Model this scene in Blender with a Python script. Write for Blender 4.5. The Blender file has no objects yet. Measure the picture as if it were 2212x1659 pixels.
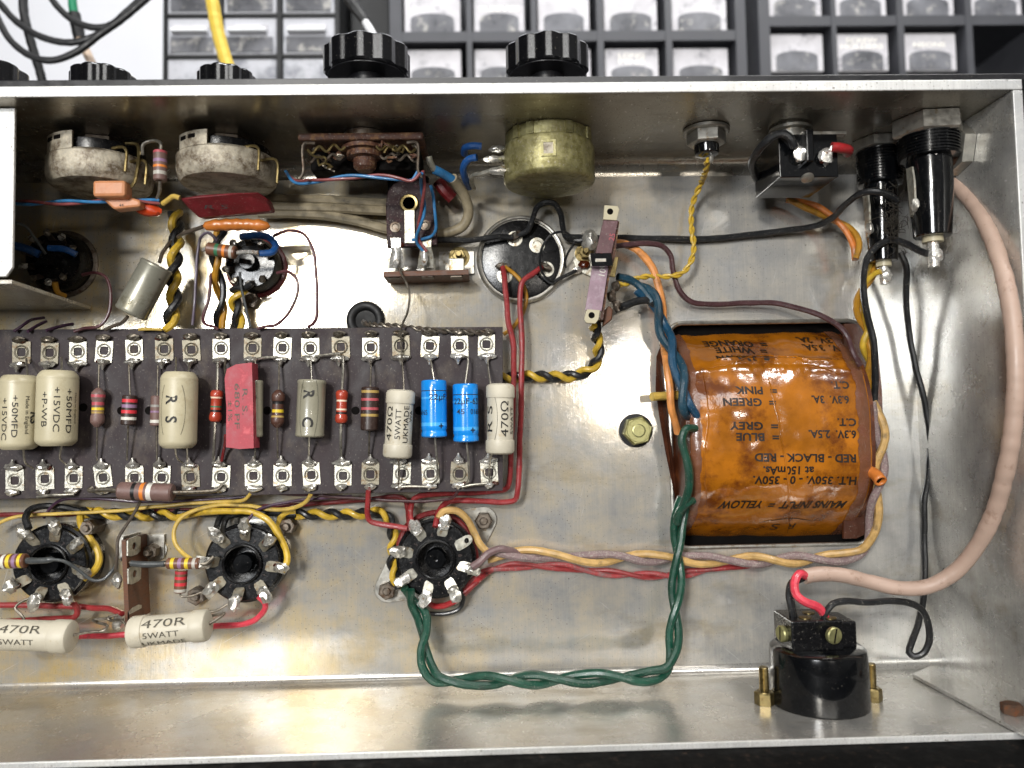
import bpy, bmesh, math, random
from mathutils import Vector, Matrix, noise
random.seed(7)
SC = bpy.context.scene
COL = SC.collection
PI = math.pi
rad = math.radians

# ------------------------------------------------------------------ camera
# local chassis frame in millimetres: u to the right, v up, w towards the viewer (world = u, -w, v)
F = 1640.0; CX = 1106.0; CY = 829.5            # focal length and centre in units of a 2212 px wide frame
CAM = Vector((197.3, 99.5, 303.9))
def _rot(rx, ry, rz):
    return Matrix.Rotation(rx, 3, 'X') @ Matrix.Rotation(ry, 3, 'Y') @ Matrix.Rotation(rz, 3, 'Z')
RC = _rot(0.05286, -0.02572, -0.01733)
def Wd(p):
    return Vector((p[0], -p[2], p[1])) / 1000.0
cam_d = bpy.data.cameras.new('camera'); cam = bpy.data.objects.new('camera', cam_d); COL.objects.link(cam)
ax = [Wd(RC.col[i]) * 1000 for i in range(3)]
M = Matrix((ax[0], ax[1], ax[2])).transposed().to_4x4(); M.translation = Wd(CAM)
cam.matrix_world = M
cam_d.sensor_width = 36.0; cam_d.lens = F / 2212.0 * 36.0
cam_d.clip_start = 0.01; cam_d.clip_end = 20.0
cam_d.dof.use_dof = True; cam_d.dof.focus_distance = 0.285; cam_d.dof.aperture_fstop = 9.0
SC.camera = cam

# ------------------------------------------------------------------ world, lamps, exposure
wd = bpy.data.worlds.new('World'); SC.world = wd; wd.use_nodes = True
nt = wd.node_tree; bg = nt.nodes['Background']
tc = nt.nodes.new('ShaderNodeTexCoord'); sx = nt.nodes.new('ShaderNodeSeparateXYZ')
nt.links.new(tc.outputs['Generated'], sx.inputs[0])
mr = nt.nodes.new('ShaderNodeMapRange'); mr.inputs[1].default_value = -1; mr.inputs[2].default_value = 1
nt.links.new(sx.outputs[2], mr.inputs[0])
rp = nt.nodes.new('ShaderNodeValToRGB'); cr = rp.color_ramp
cr.elements[0].position = 0.0; cr.elements[0].color = (.42, .40, .37, 1)
cr.elements[1].position = 1.0; cr.elements[1].color = (.80, .80, .80, 1)
e = cr.elements.new(.42); e.color = (.42, .40, .37, 1)
e = cr.elements.new(.55); e.color = (.52, .51, .50, 1)
nz = nt.nodes.new('ShaderNodeTexNoise'); nz.inputs['Scale'].default_value = 2.2
nt.links.new(tc.outputs['Generated'], nz.inputs['Vector'])
mx = nt.nodes.new('ShaderNodeMix'); mx.data_type = 'RGBA'; mx.blend_type = 'MULTIPLY'; mx.inputs[0].default_value = .6
r2 = nt.nodes.new('ShaderNodeValToRGB'); r2.color_ramp.elements[0].position = .38; r2.color_ramp.elements[0].color = (.25, .25, .25, 1)
r2.color_ramp.elements[1].position = .6; r2.color_ramp.elements[1].color = (1.5, 1.5, 1.5, 1)
nt.links.new(nz.outputs[0], r2.inputs[0])
nt.links.new(mr.outputs[0], rp.inputs[0]); nt.links.new(rp.outputs[0], mx.inputs[6]); nt.links.new(r2.outputs[0], mx.inputs[7])
# environment light scaled down towards the left, shaped to darken the upper-left recess
dx = nt.nodes.new('ShaderNodeMapRange'); dx.inputs[1].default_value = -.65; dx.inputs[2].default_value = .25; dx.inputs[3].default_value = .16; dx.inputs[4].default_value = 1.0
nt.links.new(sx.outputs[0], dx.inputs[0])
sm = nt.nodes.new('ShaderNodeVectorMath'); sm.operation = 'SCALE'
nt.links.new(mx.outputs[2], sm.inputs[0]); nt.links.new(dx.outputs[0], sm.inputs['Scale'])
nt.links.new(sm.outputs[0], bg.inputs[0]); bg.inputs[1].default_value = 0.26

def lamp(name, loc, target, size, size_y, power, col=(1, 1, 1)):
    d = bpy.data.lights.new(name, 'AREA'); d.shape = 'RECTANGLE'; d.size = size; d.size_y = size_y
    d.energy = power; d.color = col
    o = bpy.data.objects.new(name, d); COL.objects.link(o); o.location = loc
    o.rotation_euler = (Vector(target) - Vector(loc)).to_track_quat('-Z', 'Y').to_euler()
    return o
lamp('bench_lamp', (-.09, -1.0, .41), (.16, 0, .13), .10, .065, 7.0, (1, .97, .91))
lamp('shelf_lamp', (.44, -1.0, .16), (.25, 0, .1), .06, .06, .9, (1, .93, .84))
lamp('room_window', (-.34, -1.35, .27), (.2, 0, .1), .30, .22, 12.5, (.96, .98, 1))  # added soft fill from the front left, no window known there
lamp('wall_light', (.2, -1.5, .93), (.2, 0, .2), 1.1, .24, 6.5, (1, .99, .97))  # added wide lamp that puts bright streaks on knobs and fuse holders
lamp('shelf_strip', (.25, .02, .95), (.25, .3, .4), .5, .12, 4.5, (.97, .98, 1))  # added lamp out of view, brightens the drawer cabinets
lamp('ceiling_light', (.82, -.64, 1.3), (.31, 0, .12), .30, .14, 11, (1, .99, .97))
lamp('ceiling_strip', (.1, -.45, 1.3), (.25, -.05, .0), .9, .25, 3.5, (1, .99, .97))
SC.view_settings.view_transform = 'Standard'; SC.view_settings.look = 'None'
SC.view_settings.exposure = -0.15; SC.view_settings.gamma = 1.0
SC.render.engine = 'CYCLES'
SC.cycles.use_denoising = True
SC.cycles.max_bounces = 8; SC.cycles.glossy_bounces = 5; SC.cycles.diffuse_bounces = 4
SC.cycles.sample_clamp_indirect = 4.0

# ------------------------------------------------------------------ helpers
def at(px, py, w=None, v=None, u=None):
    """the point of the plane w (or v, or u) = constant that lies at this place of the photograph"""
    d = RC @ Vector(((px - CX) / F, -(py - CY) / F, -1.0))
    if v is not None: t = (v - CAM.y) / d.y
    elif u is not None: t = (u - CAM.x) / d.x
    else: t = ((0 if w is None else w) - CAM.z) / d.z
    return CAM + d * t
def mm(px, w=0.0):
    return px * (CAM.z - w) / F
def V3(a): return a if isinstance(a, Vector) else Vector(a)
def L(h):
    h = h.lstrip('#'); c = [int(h[i:i + 2], 16) / 255 for i in (0, 2, 4)]
    return tuple((x / 12.92 if x <= .04045 else ((x + .055) / 1.055) ** 2.4) for x in c)

MATS = {}
def mat(name, col, rough=.5, metal=0.0, var=.25, vs=.25, col2=None, c2=0.0, c2s=.08, bump=.0, bs=1.0, coat=0.0, spec=.5, dust=0.0, trans=0.0, stretch=None):
    """principled surface with uneven tone (noise vs per mm), patches of col2 (amount c2), fine bump and dust specks"""
    if name in MATS: return MATS[name]
    m = bpy.data.materials.new(name); m.use_nodes = True; MATS[name] = m
    n = m.node_tree; b = n.nodes['Principled BSDF']
    if isinstance(col, str): col = L(col)
    if isinstance(col2, str): col2 = L(col2)
    g = n.nodes.new('ShaderNodeNewGeometry')
    sc = n.nodes.new('ShaderNodeVectorMath'); sc.operation = 'MULTIPLY'
    s = stretch or (1, 1, 1); sc.inputs[1].default_value = (1000 * s[0], 1000 * s[1], 1000 * s[2])
    n.links.new(g.outputs['Position'], sc.inputs[0])
    def tex(scale, detail=4, rough_=.6):
        t = n.nodes.new('ShaderNodeTexNoise'); t.inputs['Scale'].default_value = scale; t.inputs['Detail'].default_value = detail
        t.inputs['Roughness'].default_value = rough_
        n.links.new(sc.outputs[0], t.inputs['Vector']); return t
    def ramp(src, p0, p1, a=0.0, z=1.0):
        r = n.nodes.new('ShaderNodeMapRange'); r.inputs[1].default_value = p0; r.inputs[2].default_value = p1
        r.inputs[3].default_value = a; r.inputs[4].default_value = z
        n.links.new(src, r.inputs[0]); return r.outputs[0]
    def mixc(fac, a, c, mode='MIX'):
        x = n.nodes.new('ShaderNodeMix'); x.data_type = 'RGBA'; x.blend_type = mode
        if isinstance(fac, float): x.inputs[0].default_value = fac
        else: n.links.new(fac, x.inputs[0])
        for i, q in ((6, a), (7, c)):
            if isinstance(q, tuple): x.inputs[i].default_value = (*q[:3], 1)
            else: n.links.new(q, x.inputs[i])
        return x.outputs[2]
    t1 = tex(vs)
    cur = mixc(ramp(t1.outputs[0], .3, .7), tuple(c * (1 - var) for c in col), tuple(min(1, c * (1 + var)) for c in col))
    if col2:
        t2 = tex(c2s, 6, .7)
        cur = mixc(ramp(t2.outputs[0], .62 - .3 * c2, .72 - .2 * c2, 0, .9), cur, col2)
    if dust:
        t3 = tex(1.3, 3, .8)
        cur = mixc(ramp(t3.outputs[0], .68 - .2 * dust, .82 - .2 * dust, 0, .75), cur, (.36, .33, .28))
    n.links.new(cur, b.inputs['Base Color'])
    b.inputs['Metallic'].default_value = metal
    n.links.new(ramp(t1.outputs[0], .3, .7, max(.03, rough * .8), min(1, rough * 1.25)), b.inputs['Roughness'])
    b.inputs['Specular IOR Level'].default_value = spec
    if coat:
        b.inputs['Coat Weight'].default_value = coat; b.inputs['Coat Roughness'].default_value = .05
    if trans: b.inputs['Transmission Weight'].default_value = trans
    if bump:
        t4 = tex(bs, 5, .65); bp = n.nodes.new('ShaderNodeBump'); bp.inputs['Strength'].default_value = bump
        bp.inputs['Distance'].default_value = .0004
        n.links.new(t4.outputs[0], bp.inputs['Height']); n.links.new(bp.outputs[0], b.inputs['Normal'])
        if coat: n.links.new(bp.outputs[0], b.inputs['Coat Normal'])
    return m

def aluminium(name, col, stain, stain_amt, rough, metal=.8, speck=.5):
    m = bpy.data.materials.new(name); m.use_nodes = True; MATS[name] = m
    n = m.node_tree; b = n.nodes['Principled BSDF']; lk = n.links.new
    g = n.nodes.new('ShaderNodeNewGeometry')
    def vec(sx_, sy_, sz_):
        q = n.nodes.new('ShaderNodeVectorMath'); q.operation = 'MULTIPLY'; q.inputs[1].default_value = (1000 * sx_, 1000 * sy_, 1000 * sz_)
        lk(g.outputs['Position'], q.inputs[0]); return q.outputs[0]
    def tex(v, scale, detail=5, rg=.6):
        t = n.nodes.new('ShaderNodeTexNoise'); t.inputs['Scale'].default_value = scale; t.inputs['Detail'].default_value = detail
        t.inputs['Roughness'].default_value = rg; lk(v, t.inputs['Vector']); return t.outputs[0]
    def ramp(src, p0, p1, a=0.0, z=1.0):
        r = n.nodes.new('ShaderNodeMapRange'); r.inputs[1].default_value = p0; r.inputs[2].default_value = p1
        r.inputs[3].default_value = a; r.inputs[4].default_value = z; lk(src, r.inputs[0]); return r.outputs[0]
    def mixc(fac, a, c):
        x = n.nodes.new('ShaderNodeMix'); x.data_type = 'RGBA'
        if isinstance(fac, float): x.inputs[0].default_value = fac
        else: lk(fac, x.inputs[0])
        for i, q in ((6, a), (7, c)):
            if isinstance(q, tuple): x.inputs[i].default_value = (*q[:3], 1)
            else: lk(q, x.inputs[i])
        return x.outputs[2]
    def mul(a, c):
        q = n.nodes.new('ShaderNodeMath'); q.operation = 'MULTIPLY'
        for i, z in ((0, a), (1, c)):
            if isinstance(z, float): q.inputs[i].default_value = z
            else: lk(z, q.inputs[i])
        return q.outputs[0]
    P = vec(1, 1, 1)
    big = tex(P, .016, 6, .6); mid = tex(P, .07, 6, .65); fine = tex(P, .9, 4, .7); spk = tex(P, .55, 2, .5)
    brush = tex(vec(1.6, 1, .035), 1.0, 4, .7); spk2 = tex(P, .95, 2, .45)
    # old lacquer has yellowed the left half of the sheet
    sep = n.nodes.new('ShaderNodeSeparateXYZ'); lk(g.outputs['Position'], sep.inputs[0])
    left = ramp(sep.outputs[0], .36, .03, .12, 1)
    c = mixc(ramp(big, .32, .68), tuple(x * .82 for x in col), col)
    c = mixc(mul(mul(ramp(mid, .34, .62), left), float(stain_amt)), c, stain)
    c = mixc(mul(ramp(brush, .36, .66), .42), c, tuple(x * .62 for x in col))
    c = mixc(mul(ramp(fine, .55, .75), .22), c, (.42, .37, .28))
    c = mixc(mul(ramp(spk, .72, .76), float(speck)), c, (.07, .05, .03))
    c = mixc(mul(ramp(spk2, .715, .76), float(speck)), c, (.85, .83, .78))
    # fine scratches at a few angles
    for ang, thr in ((28, .70), (-41, .71), (74, .72)):
        ro = n.nodes.new('ShaderNodeVectorRotate'); ro.rotation_type = 'Y_AXIS'; ro.inputs['Angle'].default_value = rad(ang)
        lk(P, ro.inputs['Vector']); st = n.nodes.new('ShaderNodeVectorMath'); st.operation = 'MULTIPLY'; st.inputs[1].default_value = (.035, .3, 2.2)
        lk(ro.outputs[0], st.inputs[0]); c = mixc(mul(ramp(tex(st.outputs[0], 1.0, 2, .5), thr, thr + .04), .8), c, (.92, .91, .88))
    grime = ramp(sep.outputs[2], .016, .001, 0, 1)
    c = mixc(mul(mul(ramp(tex(P, 2.6, 5, .8), .5, .72), grime), .6), c, (.16, .12, .07))
    pit = tex(P, 1.7, 1, .3)
    c = mixc(mul(ramp(pit, .70, .73), mul(ramp(big, .38, .55), 1.0)), c, (.10, .075, .045))
    wash = tex(vec(.35, 1, 1), .035, 7, .72)
    c = mixc(mul(ramp(wash, .54, .66), .42), c, tuple(x * .5 for x in stain))
    c = mixc(mul(ramp(wash, .45, .35), .25), c, (.34, .36, .40))
    lk(c, b.inputs['Base Color'])
    lk(ramp(mid, .3, .7, metal + .08, metal - .16), b.inputs['Metallic'])
    lk(ramp(big, .3, .7, rough * .72, rough * 1.35), b.inputs['Roughness'])
    # dents and rolling marks
    s1 = n.nodes.new('ShaderNodeBump'); s1.inputs['Strength'].default_value = .3; s1.inputs['Distance'].default_value = .0009
    lk(big, s1.inputs['Height'])
    s2 = n.nodes.new('ShaderNodeBump'); s2.inputs['Strength'].default_value = .07; s2.inputs['Distance'].default_value = .0002
    lk(brush, s2.inputs['Height']); lk(s1.outputs[0], s2.inputs['Normal'])
    s3 = n.nodes.new('ShaderNodeBump'); s3.inputs['Strength'].default_value = .10; s3.inputs['Distance'].default_value = .0002
    lk(fine, s3.inputs['Height']); lk(s2.outputs[0], s3.inputs['Normal'])
    lk(s3.outputs[0], b.inputs['Normal'])
    return m

ORG = {}
def tag(o, label=None, cat=None, group=None, kind=None):
    if label: o['label'] = label
    if cat: o['category'] = cat
    if group: o['group'] = group
    if kind: o['kind'] = kind
    return o
def thing(name, label, cat, loc, group=None):
    o = bpy.data.objects.new(name, None); COL.objects.link(o); o.empty_display_size = .005
    o.location = Wd(loc); ORG[o.name] = Wd(loc)
    return tag(o, label, cat, group)

def frames(pts):
    T = []
    for i in range(len(pts)):
        a = pts[max(0, i - 1)]; c = pts[min(len(pts) - 1, i + 1)]
        t = (c - a)
        T.append(t.normalized() if t.length > 1e-9 else (T[-1] if T else Vector((1, 0, 0))))
    up = Vector((0, 0, 1))
    if abs(T[0].dot(up)) > .9: up = Vector((0, 1, 0))
    N = (up - T[0] * up.dot(T[0])).normalized(); out = []
    for t in T:
        N = N - t * N.dot(t); N = N.normalized() if N.length > 1e-6 else t.orthogonal().normalized()
        out.append((t, N, t.cross(N)))
    return out
def smooth(pts, step=1.0):
    """Catmull-Rom through the points, resampled every step millimetres"""
    P = [V3(p) for p in pts]
    if len(P) < 3:
        d = (P[1] - P[0]); k = max(1, int(d.length / (step * 3)))
        return [P[0] + d * (i / k) for i in range(k + 1)]
    Q = [P[0] * 2 - P[1]] + P + [P[-1] * 2 - P[-2]]; out = []
    for i in range(1, len(Q) - 2):
        p0, p1, p2, p3 = Q[i - 1:i + 3]; k = max(2, int((p2 - p1).length / step))
        # centripetal weighting keeps the curve from overshooting at tight bends
        t0 = 0; t1 = t0 + max(1e-4, (p1 - p0).length) ** .5; t2 = t1 + max(1e-4, (p2 - p1).length) ** .5; t3 = t2 + max(1e-4, (p3 - p2).length) ** .5
        for j in range(k):
            t = t1 + (t2 - t1) * j / k
            a1 = p0 * ((t1 - t) / (t1 - t0)) + p1 * ((t - t0) / (t1 - t0)); a2 = p1 * ((t2 - t) / (t2 - t1)) + p2 * ((t - t1) / (t2 - t1)); a3 = p2 * ((t3 - t) / (t3 - t2)) + p3 * ((t - t2) / (t3 - t2))
            b1 = a1 * ((t2 - t) / (t2 - t0)) + a2 * ((t - t0) / (t2 - t0)); b2 = a2 * ((t3 - t) / (t3 - t1)) + a3 * ((t - t1) / (t3 - t1))
            out.append(b1 * ((t2 - t) / (t2 - t1)) + b2 * ((t - t1) / (t2 - t1)))
    out.append(P[-1]); return out

_TX = {}
def text_geo(s, bold=.0, shear=0.0):
    k = (s, bold, shear)
    if k in _TX: return _TX[k]
    cu = bpy.data.curves.new('t', 'FONT'); cu.body = s; cu.size = 1.0; cu.align_x = 'CENTER'; cu.align_y = 'CENTER'
    cu.resolution_u = 3; cu.offset = bold; cu.shear = shear
    o = bpy.data.objects.new('t', cu); COL.objects.link(o)
    dg = bpy.context.evaluated_depsgraph_get(); me = bpy.data.meshes.new_from_object(o.evaluated_get(dg))
    vs = [(v.co.x, v.co.y) for v in me.vertices]; fs = [tuple(p.vertices) for p in me.polygons]
    bpy.data.objects.remove(o); bpy.data.curves.remove(cu); bpy.data.meshes.remove(me)
    if vs:   # centre the ink
        x0 = min(v[0] for v in vs); x1 = max(v[0] for v in vs); y0 = min(v[1] for v in vs); y1 = max(v[1] for v in vs)
        vs = [(x - (x0 + x1) / 2, y - (y0 + y1) / 2) for x, y in vs]
        _TX[k] = (vs, fs, x1 - x0, y1 - y0)
    else: _TX[k] = (vs, fs, 1, 1)
    return _TX[k]

class MB:
    def __init__(s): s.v = []; s.f = []; s.m = []; s.mats = []
    def mi(s, m):
        m = MATS[m] if isinstance(m, str) else m
        if m not in s.mats: s.mats.append(m)
        return s.mats.index(m)
    def add(s, vs, fs, m):
        b = len(s.v); s.v += [V3(p) for p in vs]; i = s.mi(m)
        for f in fs: s.f.append(tuple(b + q for q in f)); s.m.append(i)
    def tube(s, pts, r, m, n=9, step=1.0, raw=False, caps=True, jit=0.0):
        P = [V3(p) for p in pts] if raw else smooth(pts, step); K = len(P)
        if jit:
            sd = Vector((random.random() * 50, random.random() * 50, 0)); P = [p + noise.noise_vector(p * .11 + sd) * jit * min(1, i / 4, (K - 1 - i) / 4) for i, p in enumerate(P)]
        FR = frames(P); vs = []; fs = []
        for i, (p, (t, a, c)) in enumerate(zip(P, FR)):
            q = r(i / (K - 1)) if callable(r) else r
            if jit: q *= 1 + .09 * noise.noise(p * .35 + sd)
            for j in range(n):
                an = 2 * PI * j / n; vs.append(p + (a * math.cos(an) + c * math.sin(an)) * q)
        for i in range(K - 1):
            for j in range(n):
                fs.append((i * n + j, i * n + (j + 1) % n, (i + 1) * n + (j + 1) % n, (i + 1) * n + j))
        if caps:
            fs.append(tuple(range(n - 1, -1, -1))); fs.append(tuple((K - 1) * n + j for j in range(n)))
        s.add(vs, fs, m); return s
    def lathe(s, p0, axis, prof, m, n=28, segm=None, rfun=None, ref=None):
        """prof: (distance along the axis, radius); segm: material per segment; rfun(angle) scales the radius"""
        p0 = V3(p0); t = V3(axis).normalized()
        a = (V3(ref) - t * V3(ref).dot(t)).normalized() if ref is not None else t.orthogonal().normalized()
        c = t.cross(a); b = len(s.v)
        for (d, r) in prof:
            for j in range(n):
                an = 2 * PI * j / n; k = rfun(an) if rfun else 1
                s.v.append(p0 + t * d + (a * math.cos(an) + c * math.sin(an)) * max(r, 1e-4) * k)
        for i in range(len(prof) - 1):
            q = s.mi(segm[i] if segm else m)
            for j in range(n):
                s.f.append((b + i * n + j, b + i * n + (j + 1) % n, b + (i + 1) * n + (j + 1) % n, b + (i + 1) * n + j)); s.m.append(q)
        q0 = s.mi(segm[0] if segm else m); q1 = s.mi(segm[-1] if segm else m)
        s.f.append(tuple(b + j for j in range(n - 1, -1, -1))); s.m.append(q0)
        s.f.append(tuple(b + (len(prof) - 1) * n + j for j in range(n))); s.m.append(q1)
        return s
    def prism(s, poly, d, m):
        P = [V3(p) for p in poly]; d = V3(d); n = len(P)
        nrm = Vector((0, 0, 0))
        for i in range(n): nrm += P[i].cross(P[(i + 1) % n])
        if nrm.dot(d) < 0: P.reverse()
        vs = P + [p + d for p in P]
        fs = [tuple(range(n - 1, -1, -1)), tuple(n + j for j in range(n))] + [(i, (i + 1) % n, n + (i + 1) % n, n + i) for i in range(n)]
        s.add(vs, fs, m); return s
    def ring(s, outer, inner, d, m):
        """plate between two outlines of equal length, thickness vector d"""
        n = len(outer); O = [V3(p) for p in outer]; I = [V3(p) for p in inner]; d = V3(d)
        vs = O + I + [p + d for p in O] + [p + d for p in I]; fs = []
        for i in range(n):
            j = (i + 1) % n
            fs += [(2 * n + i, 2 * n + j, 3 * n + j, 3 * n + i), (i, n + i, n + j, j), (i, j, 2 * n + j, 2 * n + i), (n + i, 3 * n + i, 3 * n + j, n + j)]
        s.add(vs, fs, m); return s
    def box(s, c, x, y, z, m):
        """centre and three half-edge vectors"""
        c, x, y, z = V3(c), V3(x), V3(y), V3(z)
        if x.cross(y).dot(z) < 0: z = -z
        vs = [c + x * i + y * j + z * k for k in (-1, 1) for j in (-1, 1) for i in (-1, 1)]
        fs = [(0, 2, 3, 1), (4, 5, 7, 6), (0, 1, 5, 4), (2, 6, 7, 3), (0, 4, 6, 2), (1, 3, 7, 5)]
        s.add(vs, fs, m); return s
    def blob(s, c, x, y, z, m, rough=.18, seed=None, n=12):
        c, x, y, z = V3(c), V3(x), V3(y), V3(z); seed = random.random() * 99 if seed is None else seed
        vs = []; fs = []; h = n // 2
        for i in range(h + 1):
            th = PI * i / h
            for j in range(n):
                ph = 2 * PI * j / n; d = Vector((math.sin(th) * math.cos(ph), math.sin(th) * math.sin(ph), math.cos(th)))
                k = 1 + rough * 2 * noise.noise(d * 1.4 + Vector((seed, seed * .7, 0)))
                vs.append(c + (x * d.x + y * d.y + z * d.z) * k)
        for i in range(h):
            for j in range(n): fs.append((i * n + j, (i + 1) * n + j, (i + 1) * n + (j + 1) % n, i * n + (j + 1) % n))
        s.add(vs, fs, m); return s
    def text(s, txt, size, m, fn, bold=.0, shear=0.0, fit=None):
        vs, fs, w, h = text_geo(txt, bold, shear); k = fit / w if fit else size
        ky = size if fit is None or size is None else size
        s.add([fn(x * k, y * ky) for x, y in vs], fs, m); return s
    def build(s, name, parent=None, loc=None, bevel=0.0, angle=38, smooth_=True, solid=0.0):
        if parent is not None: o0 = ORG[parent.name]
        elif loc is not None: o0 = Wd(loc)
        else:
            c = Vector((0, 0, 0))
            for p in s.v: c += p
            o0 = Wd(c / max(1, len(s.v)))
        me = bpy.data.meshes.new(name); me.from_pydata([Wd(p) - o0 for p in s.v], [], s.f)
        for m in s.mats: me.materials.append(m)
        me.polygons.foreach_set('material_index', s.m)
        if smooth_:
            me.shade_smooth(); me.set_sharp_from_angle(angle=rad(angle))
        me.update()
        ob = bpy.data.objects.new(name, me); COL.objects.link(ob)
        if parent is not None: ob.parent = parent
        else: ob.location = o0
        ORG[ob.name] = o0
        if bevel:
            b = ob.modifiers.new('bevel', 'BEVEL'); b.width = bevel / 1000; b.segments = 2; b.limit_method = 'ANGLE'; b.angle_limit = rad(40)
        if solid:
            b = ob.modifiers.new('solid', 'SOLIDIFY'); b.thickness = solid / 1000; b.offset = -1
        return ob

U_, V_, W_ = Vector((1, 0, 0)), Vector((0, 1, 0)), Vector((0, 0, 1))
def pts(lst, w=None):
    return [at(p[0], p[1], p[2] if len(p) > 2 else w) for p in lst]
def on_cyl(C, axis, r, along=True, lift=.06, off=(0, 0), flip=False, ang=0.0):
    """places flat lettering on a cylinder: along=True reads along the axis, else across it"""
    a = V3(axis).normalized(); n = CAM - V3(C); n = (n - a * n.dot(a)).normalized()
    if ang:
        n = Matrix.Rotation(rad(ang), 3, a) @ n
    C = V3(C); sg = -1 if flip else 1
    if along:
        sd = n.cross(a)
        def fn(x, y):
            x = sg * (x + off[0]); th = sg * (y + off[1]) / r
            return C + a * x + (n * math.cos(th) + sd * math.sin(th)) * (r + lift)
    else:
        sd = a.cross(n)
        def fn(x, y):
            y = sg * (y + off[1]); th = sg * (x + off[0]) / r
            return C + a * y + (n * math.cos(th) + sd * math.sin(th)) * (r + lift)
    return fn
def on_plane(C, ex, ey, lift=(0, 0, 0)):
    C = V3(C) + V3(lift); ex = V3(ex).normalized(); ey = V3(ey).normalized()
    return lambda x, y: C + ex * x + ey * y
def wire(name, label, path, r, m, cat='wire', w=None, group=None, n=9, parent=None):
    o = MB().tube(pts(path, w), r, m, n=n, jit=.35 if not callable(r) and r < 2 else .1).build(name, parent)
    if parent is None: tag(o, label, cat, group)
    return o
def pair(name, label, path, r, mats, pitch, cat='twisted wires', w=None, phase=0.0, group=None, sub='wire', spread=1.0, labels=None):
    P = smooth(pts(path, w), .8); FR = frames(P); root = thing(name, label, cat, P[0], group)
    sd = Vector((random.random() * 40, random.random() * 40, 0))
    P = [p + noise.noise_vector(p * .09 + sd) * .4 * min(1, i / 6, (len(P) - 1 - i) / 6) for i, p in enumerate(P)]
    for k, m in enumerate(mats):
        s = 0; Q = []
        for i, (p, (t, a, c)) in enumerate(zip(P, FR)):
            if i: s += (P[i] - P[i - 1]).length
            an = 2 * PI * s / pitch + phase + 2 * PI * k / len(mats) + 1.1 * noise.noise(p * .035 + sd)
            Q.append(p + (a * math.cos(an) + c * math.sin(an)) * r * spread)
        o = MB().tube(Q, r, m, n=9, raw=True, jit=.12).build(sub, root)
        if labels: o['label'] = labels[k]
    return root
def nut_mb(c, axis, r, h, m, ref=None, hole=0, m2=None, stud=0.0, rs=.45, mb=None):
    mb = mb or MB(); axis = V3(axis).normalized(); c = V3(c)
    mb.lathe(c, axis, [(0, r * .99), (h * .9, r), (h, r * .9)], m, n=6, ref=ref)
    mb.lathe(c, axis, [(h * .98, r * .78), (h * 1.06, r * .74)], m, n=20)
    if stud:
        p = [(h, r * rs)]
        k = 0
        while h + k * .5 < h + stud:
            p += [(h + k * .5 + .1, r * rs), (h + k * .5 + .3, r * rs * .86)]; k += 1
        p += [(h + stud, r * rs * .8)]
        mb.lathe(c, axis, p, m2 or m, n=14)
    return mb
# ------------------------------------------------------------------ materials
aluminium('panel_metal', L('#dcdcda'), L('#d0b574'), .95, .125, metal=.62)
aluminium('wall_metal', L('#d2d1cd'), L('#b09a70'), .6, .23, metal=.72)
aluminium('rim_metal', L('#e4e4e2'), L('#c9c2b0'), .3, .42, metal=.55, speck=.8)
aluminium('screen_metal', L('#e2e2e0'), L('#c9c6bc'), .2, .45, metal=.45, speck=.2)
mat('black_paint', '#17171a', .35, var=.3, dust=.2, coat=.2)
mat('bakelite', '#0a0a0c', .24, var=.3, vs=.6, dust=.22, bump=.12, bs=1.5)
mat('gloss_black', '#08090b', .14, var=.3, vs=.5, dust=.1, coat=.5)
mat('knob_black', '#0b0b0d', .11, var=.25, vs=.8, bump=.12, bs=2.0, coat=.6, dust=.15)
mat('rubber', '#0d0d0e', .6, var=.3)
mat('board_brown', '#332b2d', .6, spec=.3, var=.2, vs=.1, col2='#4d443e', c2=.28, c2s=.07, bump=.12, bs=.8, dust=.28, stretch=(1.2, 1, .8))
mat('tin_dull', '#857f70', .5, .7, var=.3, vs=.5, col2='#6a5030', c2=.35, c2s=.35, bump=.3, bs=1.1)
mat('tin', '#b9b6aa', .42, .75, var=.3, vs=.5, col2='#8a6f45', c2=.25, c2s=.35, bump=.3, bs=1.1)
mat('solder', '#c9c6be', .30, .8, var=.3, vs=.7, col2='#7b6a4c', c2=.12, c2s=.5, bump=.25, bs=.9)
mat('bright_solder', '#e2e0da', .25, .7, var=.2, vs=.8, col2='#a5763b', c2=.15, c2s=.5, bump=.3, bs=1.0)
mat('flux', '#3d1505', .2, coat=.6)
mat('lead_wire', '#b3aea2', .33, .9, var=.3, vs=.9)
mat('dull_lead', '#7d766b', .4, .85, var=.35, vs=.8, col2='#4d3a25', c2=.25, c2s=.5)
mat('steel_dark', '#6b6258', .42, .8, var=.3, vs=.4, col2='#4a3524', c2=.4, c2s=.3, bump=.2, dust=.3)
mat('steel', '#aaa79f', .35, .85, var=.2, vs=.4, col2='#8a775a', c2=.15, c2s=.3, bump=.1)
mat('plated', '#a3a070', .36, .75, var=.2, vs=.4, col2='#77713f', c2=.3, c2s=.25)
mat('brass', '#83744e', .34, .9, var=.25, vs=.5, col2='#5f4a24', c2=.2, c2s=.4)
mat('rust', '#4d3626', .8, .2, var=.5, vs=.6, col2='#6e3d1c', c2=.35, c2s=.5, bump=.4)
mat('dirty_pot', '#b5ac99', .55, .25, var=.25, vs=.25, col2='#4f3e28', c2=.66, c2s=.15, bump=.5, bs=.8, dust=.9)
mat('olive_pot', '#8f895e', .42, .5, var=.3, vs=.2, col2='#6b6438', c2=.55, c2s=.3, bump=.35, bs=1.0, dust=.6)
mat('pot_mark', '#b9b892', .5, .5)
mat('phenolic', '#5a3620', .6, var=.3, vs=.4, col2='#4a2a14', c2=.3, c2s=.3, stretch=(1, 1, 4))
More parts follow.
